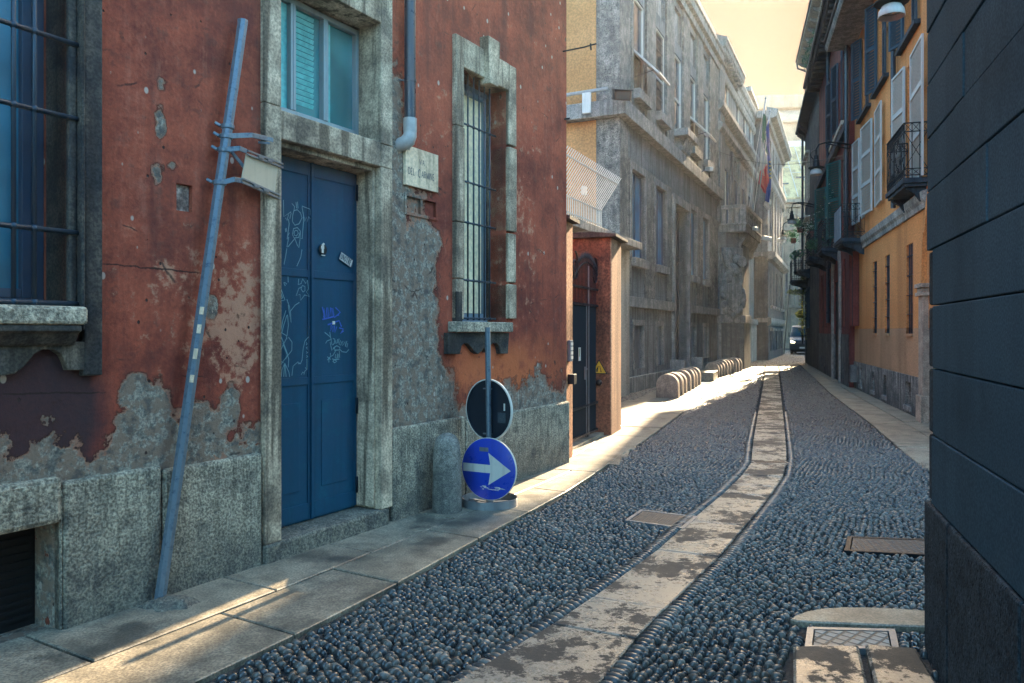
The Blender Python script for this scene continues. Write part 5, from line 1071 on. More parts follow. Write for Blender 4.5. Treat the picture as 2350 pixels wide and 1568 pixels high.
# carved cartouche on the chamfer: shield, foliage, helmet and lamp-like boss built up in relief
cl_ = math.hypot(xq, .87); xc = 0.0; m = MB(); m.box(-.62, .62, -.10, .06, 2.42, 5.35); m.box(-.5, .5, -.2, -.10, 5.0, 5.3)
car = m.build('cartouche', m_trim, b2, bevel=.03); car.location = (xq * .52, -.47, 0); car.rotation_euler = (0, 0, -math.atan2(.87, xq))
def lump(mb, x, y, z, rx, ry, rz_, n=12):
    mb.lathe([(0.0, -1), (.5, -.86), (.86, -.5), (1, 0), (.86, .5), (.5, .86), (0, 1)], (0, 0, 0), n); o = len(mb.v) - 7 * n
    for i in range(o, len(mb.v)): a, b_, c = mb.v[i]; mb.v[i] = (x + a * rx, y + b_ * ry, z + c * rz_)
m = MB(); m.prism([(xc - .42, 3.55), (xc - .4, 3.75), (xc, 3.85), (xc + .4, 3.75), (xc + .42, 3.55), (xc + .38, 3.0), (xc + .24, 2.68), (xc, 2.48), (xc - .24, 2.68), (xc - .38, 3.0)][::-1], -.26, -.10); m.build('shield', m_trim, car, bevel=.05)
random.seed(21); m = MB()
for k in range(30): a = random.uniform(0, 6.28); r = random.uniform(.82, 1.0); lump(m, xc + .62 * r * math.cos(a), -.16, 3.25 + .9 * math.sin(a) * r, .12, .13, .17, 8)
for k in range(9): lump(m, xc - .42 + .1 * k, -.18, 3.98 + .12 * math.sin(k), .09, .12, .28, 8)
m.build('foliage_carving', m_trim, car, smooth=True)
m = MB(); lump(m, xc - .05, -.2, 4.35, .34, .2, .3, 14); lump(m, xc + .18, -.22, 4.8, .22, .2, .26, 12); lump(m, xc - .28, -.16, 5.0, .18, .16, .3, 10); m.tube([(xc - .5, -.15, 5.15), (xc - .4, -.22, 4.6), (xc, -.28, 4.2), (xc + .4, -.2, 4.45), (xc + .35, -.18, 5.0)], [.1, .13, .17, .13, .08], 10); m.build('helmet_carving', m_trim, car, smooth=True)
m = MB(); m.tube([(xc + .24, -.28, 4.72), (xc + .22, -.5, 4.70)], [.19, .23], 16); m.build('boss', m_trim, car, autos=40)
p = B2.w((xb0 + xb1) / 2 - 1.0, -pj - .12, bz + .3); cctv('security_camera', 'small white security camera on the near edge of the stone balcony', tuple(p), B2.rz, -60)
p = B2.w(xb1 - .3, -pj - .1, bz + .25); cctv('security_camera', 'dark edged security camera at the street corner of the stone balcony', tuple(p), B2.rz, 30, 1.2)
# flags on leaning poles
def flag(name, label, P0, P1, cloth):
    t = thing(name, label, 'flag', tuple(P0)); d = P1 - P0; m = MB(); m.tube([(0, 0, 0), tuple(d)], .035, 8); m.lathe([(.0, 0), (.06, .03), (.05, .1), (0, .16)], tuple(d), 8); m.build('pole', m_galv2, t, smooth=True); m = MB(); m.tube([tuple(d * .93 + Vector((-.05, 0, 0))), tuple(d * .5 + Vector((-.16, 0, -.1))), (-.1, 0, .2)], .012, 5); m.build('halyard', m_white, t)
    for nm, mt_, u0, u1, top_, bot in cloth:
        m = MB(); n = len(u0); Y = P0.y + .35; off = u1
        # the outline is cut into thin horizontal strips that swing in and out as soft folds
        pts = [at(u_, v_, Y) - P0 for u_, v_ in u0]; zs_ = sorted({round(p.z, 3) for p in pts}); z0, z1 = zs_[0], zs_[-1]; N = 18; rows = []
        for k in range(N + 1):
            z = z0 + (z1 - z0) * (k + .02 * (k == 0) - .02 * (k == N)) / N; xs = []
            for p, q in zip(pts, pts[1:] + pts[:1]):
                if (p.z - z) * (q.z - z) < 0: xs.append(p.x + (q.x - p.x) * (z - p.z) / (q.z - p.z))
            if len(xs) >= 2: rows.append((z, min(xs), max(xs)))
        W = 8; V = []
        for z, xa, xb in rows:
            for q in range(W + 1): x = xa + (xb - xa) * q / W; V.append((x, .35 + off + .07 * math.sin(q / W * 9 + z * 1.3) + .03 * math.sin(z * 5), z))
        m.add(V, [(r_ * (W + 1) + q, r_ * (W + 1) + q + 1, (r_ + 1) * (W + 1) + q + 1, (r_ + 1) * (W + 1) + q) for r_ in range(len(rows) - 1) for q in range(W)]); c = m.build(nm, mt_, t, smooth=True); sm = c.modifiers.new('thickness', 'SOLIDIFY'); sm.thickness = .008
    return t
fb = 38.2; P0, P1 = at(1720, 518, fb), at(1757, 228, fb + .6)
fg, fw_, fr_ = flat('flag_green', (.008, .12, .06), .85), flat('flag_white', (.55, .52, .46), .85), flat('flag_red', (.50, .012, .025), .85)
flag('italian_flag', 'green white and red flag hanging from a leaning pole on the balcony', P0, P1, [('green_band', fg, [(1752.7, 262), (1757, 266), (1763, 358), (1753.5, 337), (1747.5, 318), (1750.5, 288)], .0, 0, 0), ('white_band', fw_, [(1747.5, 318), (1753.5, 337), (1763, 358), (1762.5, 380), (1755, 384), (1754, 404), (1743.5, 398), (1743.5, 360)], .01, 0, 0), ('red_band', fr_, [(1743.5, 390), (1751, 403), (1754.6, 378), (1761.5, 378), (1763, 414), (1758, 445), (1753, 444), (1748, 434), (1739, 422)], -.08, 0, 0)])
P0, P1 = at(1730, 531, fb - .2), at(1767, 258, fb + .5)
fl2 = flag('european_flag', 'blue flag with yellow stars on the pole beside the green white red flag', P0, P1, [('blue_cloth', flat('flag_blue', (.010, .05, .26), .85), [(1760.5, 292), (1765.5, 277), (1770, 350), (1771.5, 416), (1766, 464), (1758, 464), (1759, 444), (1762.5, 414)], .1, 0, 0), ('white_hem', fw_, [(1757, 462), (1764, 466), (1766, 480), (1763, 483), (1754, 471)], .05, 0, 0)])
m = MB(); d = P1 - P0
for k in range(5):
    c = at(1766.5 + .4 * k, 372 + 9 * k, P0.y + .25) - P0; pts = [(c.x + (.07 if i % 2 == 0 else .028) * math.sin(i * math.pi / 5), c.z + (.07 if i % 2 == 0 else .028) * math.cos(i * math.pi / 5)) for i in range(10)]; m.prism(pts, c.y - .004, c.y + .004)
m.build('star', flat('flag_yellow', (.6, .42, .03), .8), fl2)
# ================================================================ BUILDING 3
b3 = thing('stone_building', 'far grey palace with dark ground floor beyond the flags', 'building', (*B3.O, 0), B3.rz)
L3 = 11.6; cols = [1.2 + 2.1 * k for k in range(5)]
ops = [(x, x + 1.05, 11.4, 13.0, .1) for x in cols] + [(x, x + 1.05, 7.0, 9.2, .3) for x in cols] + [(x, x + 1.05, 9.5, 10.3, .08) for x in cols] + [(x, x + .8, 3.2, 5.4, .3) for x in cols] + [(x, x + .8, .5, 1.7, .25) for x in cols]
m = MB(); m.panel(0, L3, 6.1, 14.0, [o for o in ops if o[2] > 6]); m.shell(0, L3, 10, -.05, 14.0); m.build('wall', m_ashlar, b3)
m_b3low = stone('dark_base_ashlar', (.03, .05, .065), (.085, .115, .13), 4, 30, .5, .9, .6, (.02, .03, .04), .5, dist=.012)
m = MB(); m.panel(-.02, L3, -.05, 6.1, [o for o in ops if o[2] < 6], -.03); m.quad((-.02, -.03, -.05), (-.02, -.03, 6.1), (-.02, 9, 6.1), (-.02, 9, -.05)); m.build('lower_wall', m_b3low, b3)
for x in cols:
    for c, d in ((11.4, 13.0), (7.0, 9.2), (3.2, 5.4), (.5, 1.7)):
        b = x + (1.05 if c > 6 else .8); m = MB(); frame(m, x, b, c, d, .07, .06, .12); f = m.build('window', m_blueframe2 if c > 6 else m_navy, b3); m = MB(); m.box(x + .05, b - .05, .12, .127, c + .05, d - .05); m.build('pane', m_skyglass, f)
        if c in (3.2, .5): m = MB(); m.box(x - .05, b + .05, -.2, .05, c - .16 if c > 1 else d, c - .002 if c > 1 else d + .16); m.build('sill', m_trim, f)
m = MB(); m.prismx([(0, 13.4), (-.15, 13.45), (-.2, 13.7), (-.52, 13.8), (-.56, 14.0), (-.62, 14.05), (-.62, 14.2), (0, 14.4)], -.62, L3); m.box(-.6, 0, .01, 6, 13.8, 14.2); m.build('cornice', m_trim, b3)
for z, p in ((10.85, .25), (10.35, .18), (5.95, .45), (2.2, .2)): m = MB(); m.prismx([(0, z - .2), (-p * .6, z - .15), (-p, z), (-p, z + .25), (0, z + .3)], -p, L3); m.box(-p, 0, .01, 5, z, z + .25); m.build('string_course', m_trim, b3)
for x in cols[:-1]: m = MB(); m.box(x + 1.35, x + 2.0, -.1, 0, 6.4, 10.1); m.build('pilaster', m_ashlar, b3)
m = MB(); m.box(.3, 4, 1.2, 6, 14.2, 15.6); m.box(0, 4.3, .9, 6.3, 15.6, 15.85); m.build('roof_turret', m_trim, b3)
p = B3.w(1.0, -.5, 7.0); cctv('security_camera', 'white security camera above the string course of the far palace', tuple(p), B3.rz, -40, 1.3)
# ================================================================ OCHRE HOUSE (right)
oc = thing('ochre_house', 'ochre yellow house with pale louvred shutters and grey base on the right', 'house', (*RO.O, 0), RO.rz)
LO = 12.6; so_ = RO.s
gw = [(so_(2003), so_(2012.5)), (so_(2031), so_(2042)), (so_(2080), so_(2095.5))]; gz0, gz1 = RO.z(2088, 766), RO.z(2088, 560)
cw = [(so_(1975.6), so_(1980.5)), (so_(2003.5), so_(2009.5)), (so_(2030), so_(2037.5)), (so_(2080.5), so_(2094))]
fz0, fz1 = 4.85, 7.15
f1 = [(so_(1977), so_(1983)), (so_(2006.5), so_(2013.5)), (so_(2083), so_(2097))]
f2 = []; sz0_, sz1_ = 7.75, 9.85
for u0, u1 in ((1977, 1996), (2004, 2046), (2072, 2108)): a, b = so_(u0), so_(u1); c = (a + b) / 2; f2.append((c - .42, c + .42))
arch = (so_(2121), so_(2121) + 1.9)
ops = [(a, b, gz0, gz1, .22) for a, b in gw] + [(a, b, .18, .66, .3) for a, b in cw] + [(a, b, fz0 if i < 2 else 4.62, fz1, .25) for i, (a, b) in enumerate(f1)] + [(a, b, sz0_, sz1_, .2) for a, b in f2]
m = MB(); m.panel(0, LO, 1.76, 10.2, [o for o in ops if o[2] > 1]); m.shell(0, LO, 9, -.05, 10.2); m.build('wall', m_ochre, oc)
m = MB(); m.panel(0, arch[0] - .1, .8, 1.758, [(a, b, gz0, 1.758, .22) for a, b in gw], -.003); m.build('lower_wall', m_ochre_low, oc)
m = MB(); m.panel(0, arch[0] - .1, -.05, .8, [(a, b, .18, .66, .3) for a, b in cw], -.03); m.quad((0, -.03, .8), (arch[0] - .1, -.03, .8), (arch[0] - .1, .1, .8), (0, .1, .8)); m.build('plinth', stone('streaked_plinth', (.13, .13, .125), (.34, .33, .30), 5, 40, .6, .9, .9, (.03, .035, .04), .5, base=.5), oc)
for a, b in cw: m = MB(); m.box(a, b, .2, .25, .18, .66); m.build('cellar_opening', m_black, oc); m = MB(); m.box(a - .05, b + .05, -.06, .05, .08, .178); m.build('cellar_sill', m_trim, oc)
for a, b in gw:
    m = MB(); m.box(a, b, .18, .22, gz0, gz1); f = m.build('barred_window', m_skyglass, oc); m = MB()
    for x in (a + (b - a) * k / 4 for k in (1, 2, 3)): m.tube([(x, .03, gz0), (x, .03, gz1)], .012, 6)
    for k in range(1, 5): z = gz0 + (gz1 - gz0) * k / 4.6; m.bar((a - .02, .02, z), (b + .02, .02, z), .035, .012)
    m.build('bars', m_bars, f); m = MB(); m.box(a - .02, b + .02, -.04, .2, gz0 - .05, gz0 - .002); m.build('sill', m_ochre_low, f)
m = MB(); za_, zb_ = RO.z(2050, 527), RO.z(2050, 507); m.prismx([(0, za_), (-.05, za_), (-.06, za_ + .1), (-.10, za_ + .16), (-.12, za_ + .30), (0, za_ + .34)], 0, arch[0] + .3); m.build('string_course', m_trim, oc, bevel=.006)
def shutter(parent, hx, y, z0, z1, w_, ang, mat, nsl=3):
    """louvred leaf hinged at hx; ang 0 = flat against the wall to the right (+) or left (w_<0)"""
    m = MB(); sgn = 1 if w_ > 0 else -1; W = abs(w_); st = .055
    m.box(0, st, -.02, .02, z0, z1); m.box(W - st, W, -.02, .02, z0, z1); rails = [z0 + (z1 - z0) * k / nsl for k in range(nsl + 1)]
    for k, z in enumerate(rails): m.box(st, W - st, -.019, .019, max(z0, z - .05), min(z1, z + .05))
    for a, b in zip(rails, rails[1:]):
        n = max(3, int((b - a - .1) / .075))
        for k in range(n): z = a + .05 + (b - a - .1) * k / n; h = (b - a - .1) / n; m.add([(st, -.020, z), (W - st, -.020, z), (W - st, .012, z + h * .62), (st, .012, z + h * .62), (st, -.016, z - .006), (W - st, -.016, z - .006), (W - st, .014, z + h * .54), (st, .014, z + h * .54)], [(0, 1, 2, 3), (7, 6, 5, 4), (0, 3, 7, 4), (1, 5, 6, 2)])
    ca, sa_ = math.cos(ang), math.sin(ang); m.v = [(hx + sgn * (x * ca) , y - x * sa_ - yy * 1.0, z) for x, yy, z in m.v]
    return m.build('shutter', mat, parent)
for i, (a, b) in enumerate(f1):
    z0 = fz0 if i < 2 else 4.62; m = MB(); m.box(a, b, .18, .24, z0, fz1); f = m.build('window', m_skyglass, oc)
    m = MB(); frame(m, a, b, z0, fz1, .05, .12, .18); m.build('frame', m_white, f)
    wl, wr = ((a - so_(1967)), (so_(1989) - b)) if i == 0 else (((a - so_(1990)), so_(2032) - b) if i == 1 else (a - so_(2063), so_(2131) - b))
    shutter(oc, a - .02, -.06, z0 - .05, fz1 + .03, -(wl - .02), R(5), m_shutter); shutter(oc, b + .02, -.06, z0 - .05, fz1 + .03, (wr if i else max(.3, wr)), R(2), m_shutter)
for a, b in f2:
    m = MB(); m.box(a, b, .15, .2, sz0_, sz1_); f = m.build('window', m_skyglass, oc); shutter(oc, a - .02, -.05, sz0_ - .05, sz1_ + .05, -.46, R(24), m_dshutter, 2); shutter(oc, b + .02, -.05, sz0_ - .05, sz1_ + .05, .46, R(3), m_dshutter, 2)
    m = MB(); m.box(a - .5, b + .5, -.12, .15, sz0_ - .14, sz0_ - .05); m.build('sill', m_eave, f)
m = MB(); m.prismx([(.3, 10.21), (-.75, 10.21), (-.8, 10.3), (-.8, 10.42), (.3, 10.7)], -.15, LO); m.build('eave', m_trim, oc)
m = MB(); m.prismx([(-.85, 10.43), (-.86, 10.5), (4.5, 12.4), (9.2, 10.5), (9.2, 10.43)], -.1, LO); m.build('roof', m_roof, oc)
x = so_(2051, .08); m = MB(); m.tube([(x, -.09, 4.4), (x, -.09, 10.25)], .055, 10)
for z in (6.2, 8.6): m.lathe([(.065, -.02), (.065, .02)], (x, -.09, z), 10); m.bar((x, -.05, z), (x + .18, .02, z), .015)
m.build('downpipe', m_pipe, oc, smooth=False)
# arched portal by the corner
m = MB(); a, b = arch; m.box(a, a + .34, -.10, .4, .5, 2.35); m.box(a - .04, a + .38, -.14, .4, -.05, .5); m.box(a - .05, a + .4, -.15, .4, 2.351, 2.42); m.box(a - .02, a + .37, -.12, .4, 2.421, 2.50); m.box(a - .06, a + .42, -.16, .4, 2.501, 2.58)
m.build('portal_column', stone('portal_granite', (.30, .24, .19), (.48, .39, .30), 8, 60, .4, .85, .3, (.12, .1, .09), .3), oc, bevel=.01)
m = MB(); cxx = a + 1.2; pts = [(cxx - 1.05 * math.cos(q), 2.58 + 1.9 * math.sin(q)) for q in [k * math.pi / 24 for k in range(13)]]
for p, q in zip(pts, pts[1:]): m.bar((p[0], -.03, p[1]), (q[0], -.03, q[1]), .09, .12)
m.build('arch_moulding', m_ochre, oc)
# railings helper: balconies
def balcony(parent, fac, a, b, z, pj, h, mat_slab=m_eave, mat=m_iron, panel=False, dense=.11):
    m = MB(); m.box(a, b, -pj, .02, z - .10, z); m.box(a + .04, b - .04, -pj + .04, .02, z - .16, z - .101); bl_ = m.build('balcony', mat_slab, parent, bevel=.01)
    for x in (a + .12, b - .22): m = MB(); m.prismx([(0, z - .161), (-pj + .08, z - .161), (-pj + .1, z - .2), (-pj * .45, z - .28), (-.1, z - .42), (0, z - .45)], x, x + .1); m.build('corbel', mat_slab, bl_)
    m = MB(); P = [(a + .02, 0), (a + .02, -pj + .03), (b - .02, -pj + .03), (b - .02, 0)]
    for (x0, y0), (x1, y1) in zip(P, P[1:]):
        for zz_ in (z + .05, z + .17, z + h - .16, z + h): m.bar((x0, y0, zz_), (x1, y1, zz_), .018 if zz_ < z + h else .035, .018)
        L_ = math.hypot(x1 - x0, y1 - y0); n = max(3, int(L_ / dense))
        for k in range(n + 1):
            x, y = x0 + (x1 - x0) * k / n, y0 + (y1 - y0) * k / n; m.bar((x, y, z), (x, y, z + h), .014)
            if k < n:
                x2, y2 = x0 + (x1 - x0) * (k + 1) / n, y0 + (y1 - y0) * (k + 1) / n
                for c, d in ((z + .05, z + .17), (z + h - .16, z + h)): m.bar((x, y, c), (x2, y2, d), .009); m.bar((x, y, d), (x2, y2, c), .009)
        n2 = max(1, int(L_ / .45))
        for k in range(n2):
            xa, ya, xb, yb = x0 + (x1 - x0) * k / n2, y0 + (y1 - y0) * k / n2, x0 + (x1 - x0) * (k + 1) / n2, y0 + (y1 - y0) * (k + 1) / n2
            m.bar((xa, ya, z + .17), (xb, yb, z + h - .16), .011); m.bar((xa, ya, z + h - .16), (xb, yb, z + .17), .011)
    m.build('railing', mat, bl_)
    if panel: m = MB(); m.box(a + .05, b - .05, -pj - .0, -pj + .015, z + .02, z + h - .06); m.build('screen', m_blueframe, bl_)
    return bl_
na = so_(2131) - .05; balcony(oc, RO, na - 1.75, na, 4.55, .42, 1.02)
nb = so_(1985); balcony(oc, RO, nb - 1.5, nb, RO.z(1985, 545), .62, .95, panel=True)
# ================================================================ RIGHT RED HOUSE and its dark neighbour
rr = thing('red_house', 'dark red house with green shutters and arched doorway in the shade on the right', 'house', (*RR.O, 0), RR.rz)
sr = RR.s; r0, r1 = sr(1880), 17.95
gwr = [(sr(1951), sr(1957.5)), (sr(1935), sr(1940)), (sr(1904), sr(1908.5)), (sr(1893), sr(1897)), (sr(1885), sr(1888.5))]
ad = (sr(1914), sr(1929))
gsh = [(sr(1932), sr(1941)), (sr(1899), sr(1906))]
upw = [(sr(u), sr(u) + 1.0) for u in (1912, 1926, 1949, 1962)]
ops = [(a, b, 1.85, 4.0, .2) for a, b in gwr] + [(ad[0], ad[1], 0, 3.4, .3)] + [(a, b, 4.8, 7.2, .2) for a, b in gsh] + [(a, b, 8.4, 10.6, .15) for a, b in upw if b < r1]
m = MB(); m.panel(r0, r1, 1.6, 12.1, [(a, b, max(c, 1.6), d, e) for a, b, c, d, e in ops]); m.shell(r0, r1, 9, -.05, 12.0); m.build('wall', m_redr, rr)
m = MB(); m.panel(r0, r1, -.05, 1.6, [(ad[0], ad[1], -.05, 1.6, .3)] + [(a, a + .35, .2, .7, .2) for a in (gwr[0][0], gwr[1][0], gwr[3][0], gwr[4][0])], -.02); m.quad((r0, -.02, 1.6), (r1, -.02, 1.6), (r1, .05, 1.6), (r0, .05, 1.6)); m.build('stone_base', stone('dark_base_stone', (.07, .075, .08), (.17, .17, .165), 4, 40, .5, .9, .6, (.03, .035, .04), .4), rr)
m = MB(); aw = (ad[1] - ad[0]); pts = [(ad[0] - .25, -.05), (ad[0] - .25, 3.4)] + [((ad[0] + ad[1]) / 2 - (aw / 2 + .25) * math.cos(q), 3.4 + (aw / 2 + .5) * math.sin(q)) for q in [k * math.pi / 16 for k in range(1, 16)]] + [(ad[1] + .25, 3.4), (ad[1] + .25, -.05), (ad[1], -.05), (ad[1], 3.4)] + [((ad[0] + ad[1]) / 2 + (aw / 2) * math.cos(q), 3.4 + (aw / 2 + .2) * math.sin(q)) for q in [k * math.pi / 16 for k in range(1, 16)]] + [(ad[0], 3.4), (ad[0], -.05)]
m.prism(pts[::-1], -.08, .0); m.build('doorway', stone('arch_granite', (.22, .20, .18), (.36, .33, .29), 6, 50, .4, .9, .4), rr)
m = MB(); m.box(ad[0], ad[1], .05, .28, -.04, 3.6); m.build('door', m_navy, rr)
for a, b in gwr: m = MB(); m.box(a, b, .15, .2, 1.85, 4.0); f = m.build('window', m_skyglass, rr); m = MB(); [m.bar((a + (b - a) * k / 3, .04, 1.85), (a + (b - a) * k / 3, .04, 4), .02) for k in (1, 2)]; m.build('bars', m_iron, f)
for a, b in gsh:
    m = MB(); m.box(a, b, .15, .2, 4.8, 7.2); f = m.build('window', m_skyglass, rr); shutter(rr, a - .02, -.05, 4.75, 7.25, -.7, R(30), m_green, 2); shutter(rr, b + .02, -.05, 4.75, 7.25, .75, R(2), m_green, 2)
for a, b in upw:
    if b < r1: m = MB(); m.box(a, b, .1, .15, 8.4, 10.6); f = m.build('window', m_skyglass, rr); shutter(rr, a - .02, -.05, 8.35, 10.65, -.55, R(15), m_dshutter, 2); shutter(rr, b + .02, -.05, 8.35, 10.65, .55, R(4), m_dshutter, 2); m = MB(); m.box(a - .5, b + .5, -.1, .1, 8.2, 8.34); m.build('sill', m_pale, f)
m = MB(); m.box(r0, r1, -.14, 0, 7.75, 8.0); m.build('string_course', m_eave, rr)
m = MB(); m.prismx([(.2, 12.01), (-.5, 12.01), (-.55, 12.12), (.2, 12.25)], r0 - .1, r1); [m.box(r0 + .2 + .5 * k, r0 + .3 + .5 * k, -.45, 0, 11.9, 12.0) for k in range(int((r1 - r0) / .5))]; m.build('eave', m_eave, rr)
m = MB(); m.prismx([(-.6, 12.26), (-.6, 12.34), (4.2, 13.3), (9.2, 12.3), (9.2, 12.26)], r0 - .1, r1); m.build('roof', m_roof, rr)
m = MB(); m.tube([(r0, -.6, 12.2), (r1, -.6, 12.22)], .07, 8); m.build('gutter', m_pipe, rr)
for u in (1942, 1900): x = sr(u, .1); m = MB(); m.tube([(x, -.1, 2.0 if u == 1900 else 4.2), (x, -.1, 12.0)], .06, 8); m.build('downpipe', m_pipe, rr)
balcony(rr, RR, sr(1896), sr(1896) + 1.9, 4.45, .75, .95); balcony(rr, RR, sr(1917), sr(1917) + 1.6, 4.45, .6, .95)
dk = thing('corner_house', 'dark narrow house with small balcony and ivy at the street bend', 'house', (*RR.O, 0), RR.rz)
k0_, k1_ = -.85, r0 - .02; wk = [(k0_ + .5 + 1.15 * k, k0_ + 1.0 + 1.15 * k) for k in range(3)]
m = MB(); m.panel(k0_, k1_, -.05, 12.3, [(a, b, c, d, .15) for a, b in wk for c, d in ((4.9, 7.2), (8.3, 10.4), (1.9, 3.8))], -.02); m.shell(k0_, k1_, 8, -.05, 12.3, -.02); m.build('wall', stone('dark_corner_render', (.05, .055, .06), (.13, .12, .11), 3, 30, .4, .9, .6, (.02, .025, .03), .5), dk)
for a, b in wk:
    for c, d in ((4.9, 7.2), (8.3, 10.4), (1.9, 3.8)): m = MB(); m.box(a, b, .1, .14, c, d); f = m.build('window', m_skyglass, dk); m = MB(); frame(m, a - .08, b + .08, c - .08, d + .08, .08, -.06, .0); c > 4 and m.box(a - .14, b + .14, -.22, .0, d + .1, d + .22); m.build('surround', m_pale if c > 4 else m_eave, f)
m = MB(); m.prismx([(8.2, 12.31), (-.48, 12.31), (-.5, 12.42), (3.6, 13.0), (8.2, 12.4)], k0_ - .35, k1_); m.build('roof', m_eave, dk)
for k in range(4): m = MB(); m.prismx([(0, 11.9), (-.4, 12.2), (-.4, 12.3), (0, 12.3)], k0_ - .3 + .8 * k, k0_ - .2 + .8 * k); m.build('eave_bracket', m_eave, dk)
x = k0_ + .1; m = MB(); m.tube([(x, -.15, 1), (x, -.15, 12.5)], .06, 8); m.build('downpipe', m_pipe, dk)
balcony(dk, RR, k0_ - .0, k0_ + 1.7, 4.35, .8, 1.0); balcony(dk, RR, k0_ + 1.9, k0_ + 3.5, 4.75, .7, .95)
# ================================================================ TALL HOUSE at the bend
TB = Fac((14.6, 36.15), (-.2777, -.9607))
tb = thing('roof_house', 'set back top storey with deep boarded eaves and downpipe above the dark red house', 'house', (*TB.O, 0), TB.rz)
wz_ = [(a, a + .9, 12.7, 14.0, .12) for a in (.8, 2.6, 4.4, 6.2)]
m = MB(); m.panel(0, 7.6, 11, 14.7, wz_, 0); m.shell(0, 7.6, 7, 11, 14.7); m.build('wall', m_pale, tb)
for a, q, c_, d_, e_ in wz_: m = MB(); m.box(a, q, .08, .12, c_, d_); f = m.build('window', m_skyglass, tb); shutter(tb, a - .02, -.05, c_ - .05, d_ + .05, -.42, R(10), m_dshutter, 2); shutter(tb, q + .02, -.05, c_ - .05, d_ + .05, .42, R(4), m_dshutter, 2)
m = MB(); m.prismx([(.2, 14.35), (-.5, 14.5), (-1.0, 14.62), (-1.0, 14.7), (.2, 14.7)], -.6, 7.2); m.build('eave', m_pale, tb)
for k in range(7): m = MB(); m.prismx([(0, 14.05), (-.35, 14.2), (-.9, 14.5), (-.9, 14.6), (0, 14.4)], -.4 + 1.1 * k, -.25 + 1.1 * k); m.build('eave_bracket', m_trim, tb)
m = MB(); m.prismx([(-1.05, 14.71), (-1.05, 14.8), (3.5, 16.0), (7, 14.9), (7, 14.71)], -.7, 7.3); m.build('roof', m_roof, tb)
m = MB(); m.box(-41, -14, 5.2, 12.6, -.05, 15.0); m.box(-41.3, -13.7, 4.9, 12.9, 15.0, 15.4); m.build('unseen_back_house', m_pale, tb)  # unseen separate house past the bend, added to shade the far palace and church
m = MB(); m.tube([(-.5, -1.0, 14.7), (-.5, -.95, 14.4), (-.2, -.15, 13.9), (-.1, -.12, 13.5), (-.1, -.12, 12.0)], .055, 8); m.build('downpipe', m_pipe, tb, smooth=True)
def foliage(name, label, cat, loc, blobs, n, ls, mat, trunk=None, grp=None):
    t = thing(name, label, cat, loc, 0, grp); V, Fc = [], []
    for cx, cy, cz, rx, ry, rz_ in blobs:
        for _ in range(n):
            while True:
                p = rng.uniform(-1, 1, 3); r = np.linalg.norm(p)
                if r < 1 and (r > .35 or rng.random() < .3): break
            c = Vector((cx + p[0] * rx, cy + p[1] * ry, cz + p[2] * rz_)); a = Vector(rng.normal(0, 1, 3)).normalized(); b = a.orthogonal().normalized(); s_ = ls * rng.uniform(.6, 1.3)
            o = len(V); V += [c - a * s_, c + b * s_ * .5, c + a * s_, c - b * s_ * .5]; Fc.append((o, o + 1, o + 2, o + 3))
    m = MB(); m.v = [tuple(v) for v in V]; m.f = Fc; m.build('foliage', mat, t)
    if trunk: m = MB(); [m.tube(p, r, 6) for p, r in trunk]; m.build('stem', m_eave, t)
    return t
tp = at(1888, 95, 30.5); foliage('terrace_tree', 'bushy green tree growing on the roof terrace below the boarded eaves', 'tree', tuple(tp), [(.0, 0, 0, .6, .7, .6), (.25, -.4, .6, .5, .6, .5), (-.15, .5, -.55, .45, .6, .5), (.5, -1.0, 1.0, .5, .6, .4)], 620, .065, m_leaf, [([(.3, 0, -1.6), (.2, 0, -.6), (.2, -.2, .5)], [.06, .045, .02])])
# ================================================================ CHURCH at the end of the street
CF = Fac((22.0, 76.0), (1, -.12))
ch = thing('church', 'pale church front with sloping metal roof closing the end of the street', 'church', (*CF.O, 0), CF.rz)
m = MB(); m.panel(0, 16, -.05, 14.6, [(4.2 + 2.6 * k, 5.3 + 2.6 * k, 5.2, 8.4, .2) for k in range(4)]); m.shell(0, 16, 14, -.05, 14.6); m.build('wall', m_churchstone, ch)
for k in range(7): m = MB(); m.box(3.3 + 1.3 * k, 3.7 + 1.3 * k, -.25, 0, 4.2, 11.4); m.build('pilaster', m_churchstone, ch)
for z, p in ((14.3, .8), (13.9, .4), (11.6, .5), (11.3, .3), (4.0, .4), (3.6, .2)): m = MB(); m.box(-p, 16 + p, -p, .1, z, z + .28); m.build('string_course', m_churchstone, ch)
for k in range(4): m = MB(); a = 4.2 + 2.6 * k; frame(m, a - .2, a + 1.3, 5.0, 8.6, .2, -.12, .0); f = m.build('niche', m_churchstone, ch); m = MB(); m.box(a, a + 1.1, .1, .15, 5.2, 8.4); m.build('panel', m_ashlar, f)
m = MB()
for k in range(3):
    x = 4.5 + 2.3 * k; m.tube([(x - .7, -.1, 13.2), (x - .4, -.2, 12.9), (x, -.2, 12.75), (x + .4, -.2, 12.9), (x + .7, -.1, 13.2)], .09, 6); m.tube([(x, -.2, 12.8), (x, -.15, 12.0)], [.14, .05], 6)
m.build('festoon', m_churchstone, ch, smooth=True)
m_metalroof = stone('pale_metal_roof', (.30, .235, .11), (.40, .32, .16), 1, 10, .1, .6, .7, (.3, .26, .16), .3)
m = MB(); m.prismx([(-.8, 14.62), (-.8, 14.75), (5.4, 21.2), (13.5, 14.75), (13.5, 14.62)], -.8, 16.8); r_ = m.build('roof', m_metalroof, ch)
m = MB(); [m.bar((x, -.75, 14.84), (x, 5.3, 21.15), .07, .07) for x in np.arange(-.5, 16.6, 1.1)]; [m.bar((x, y, 14.86 + (y + .8) * 1.04), (x + 1.1, y, 14.86 + (y + .8) * 1.04), .05) for x in np.arange(-.5, 15, 1.1) for y in (1.0 + (x % 1.7), 3.4)]; m.build('roof_seams', m_sheet, r_)
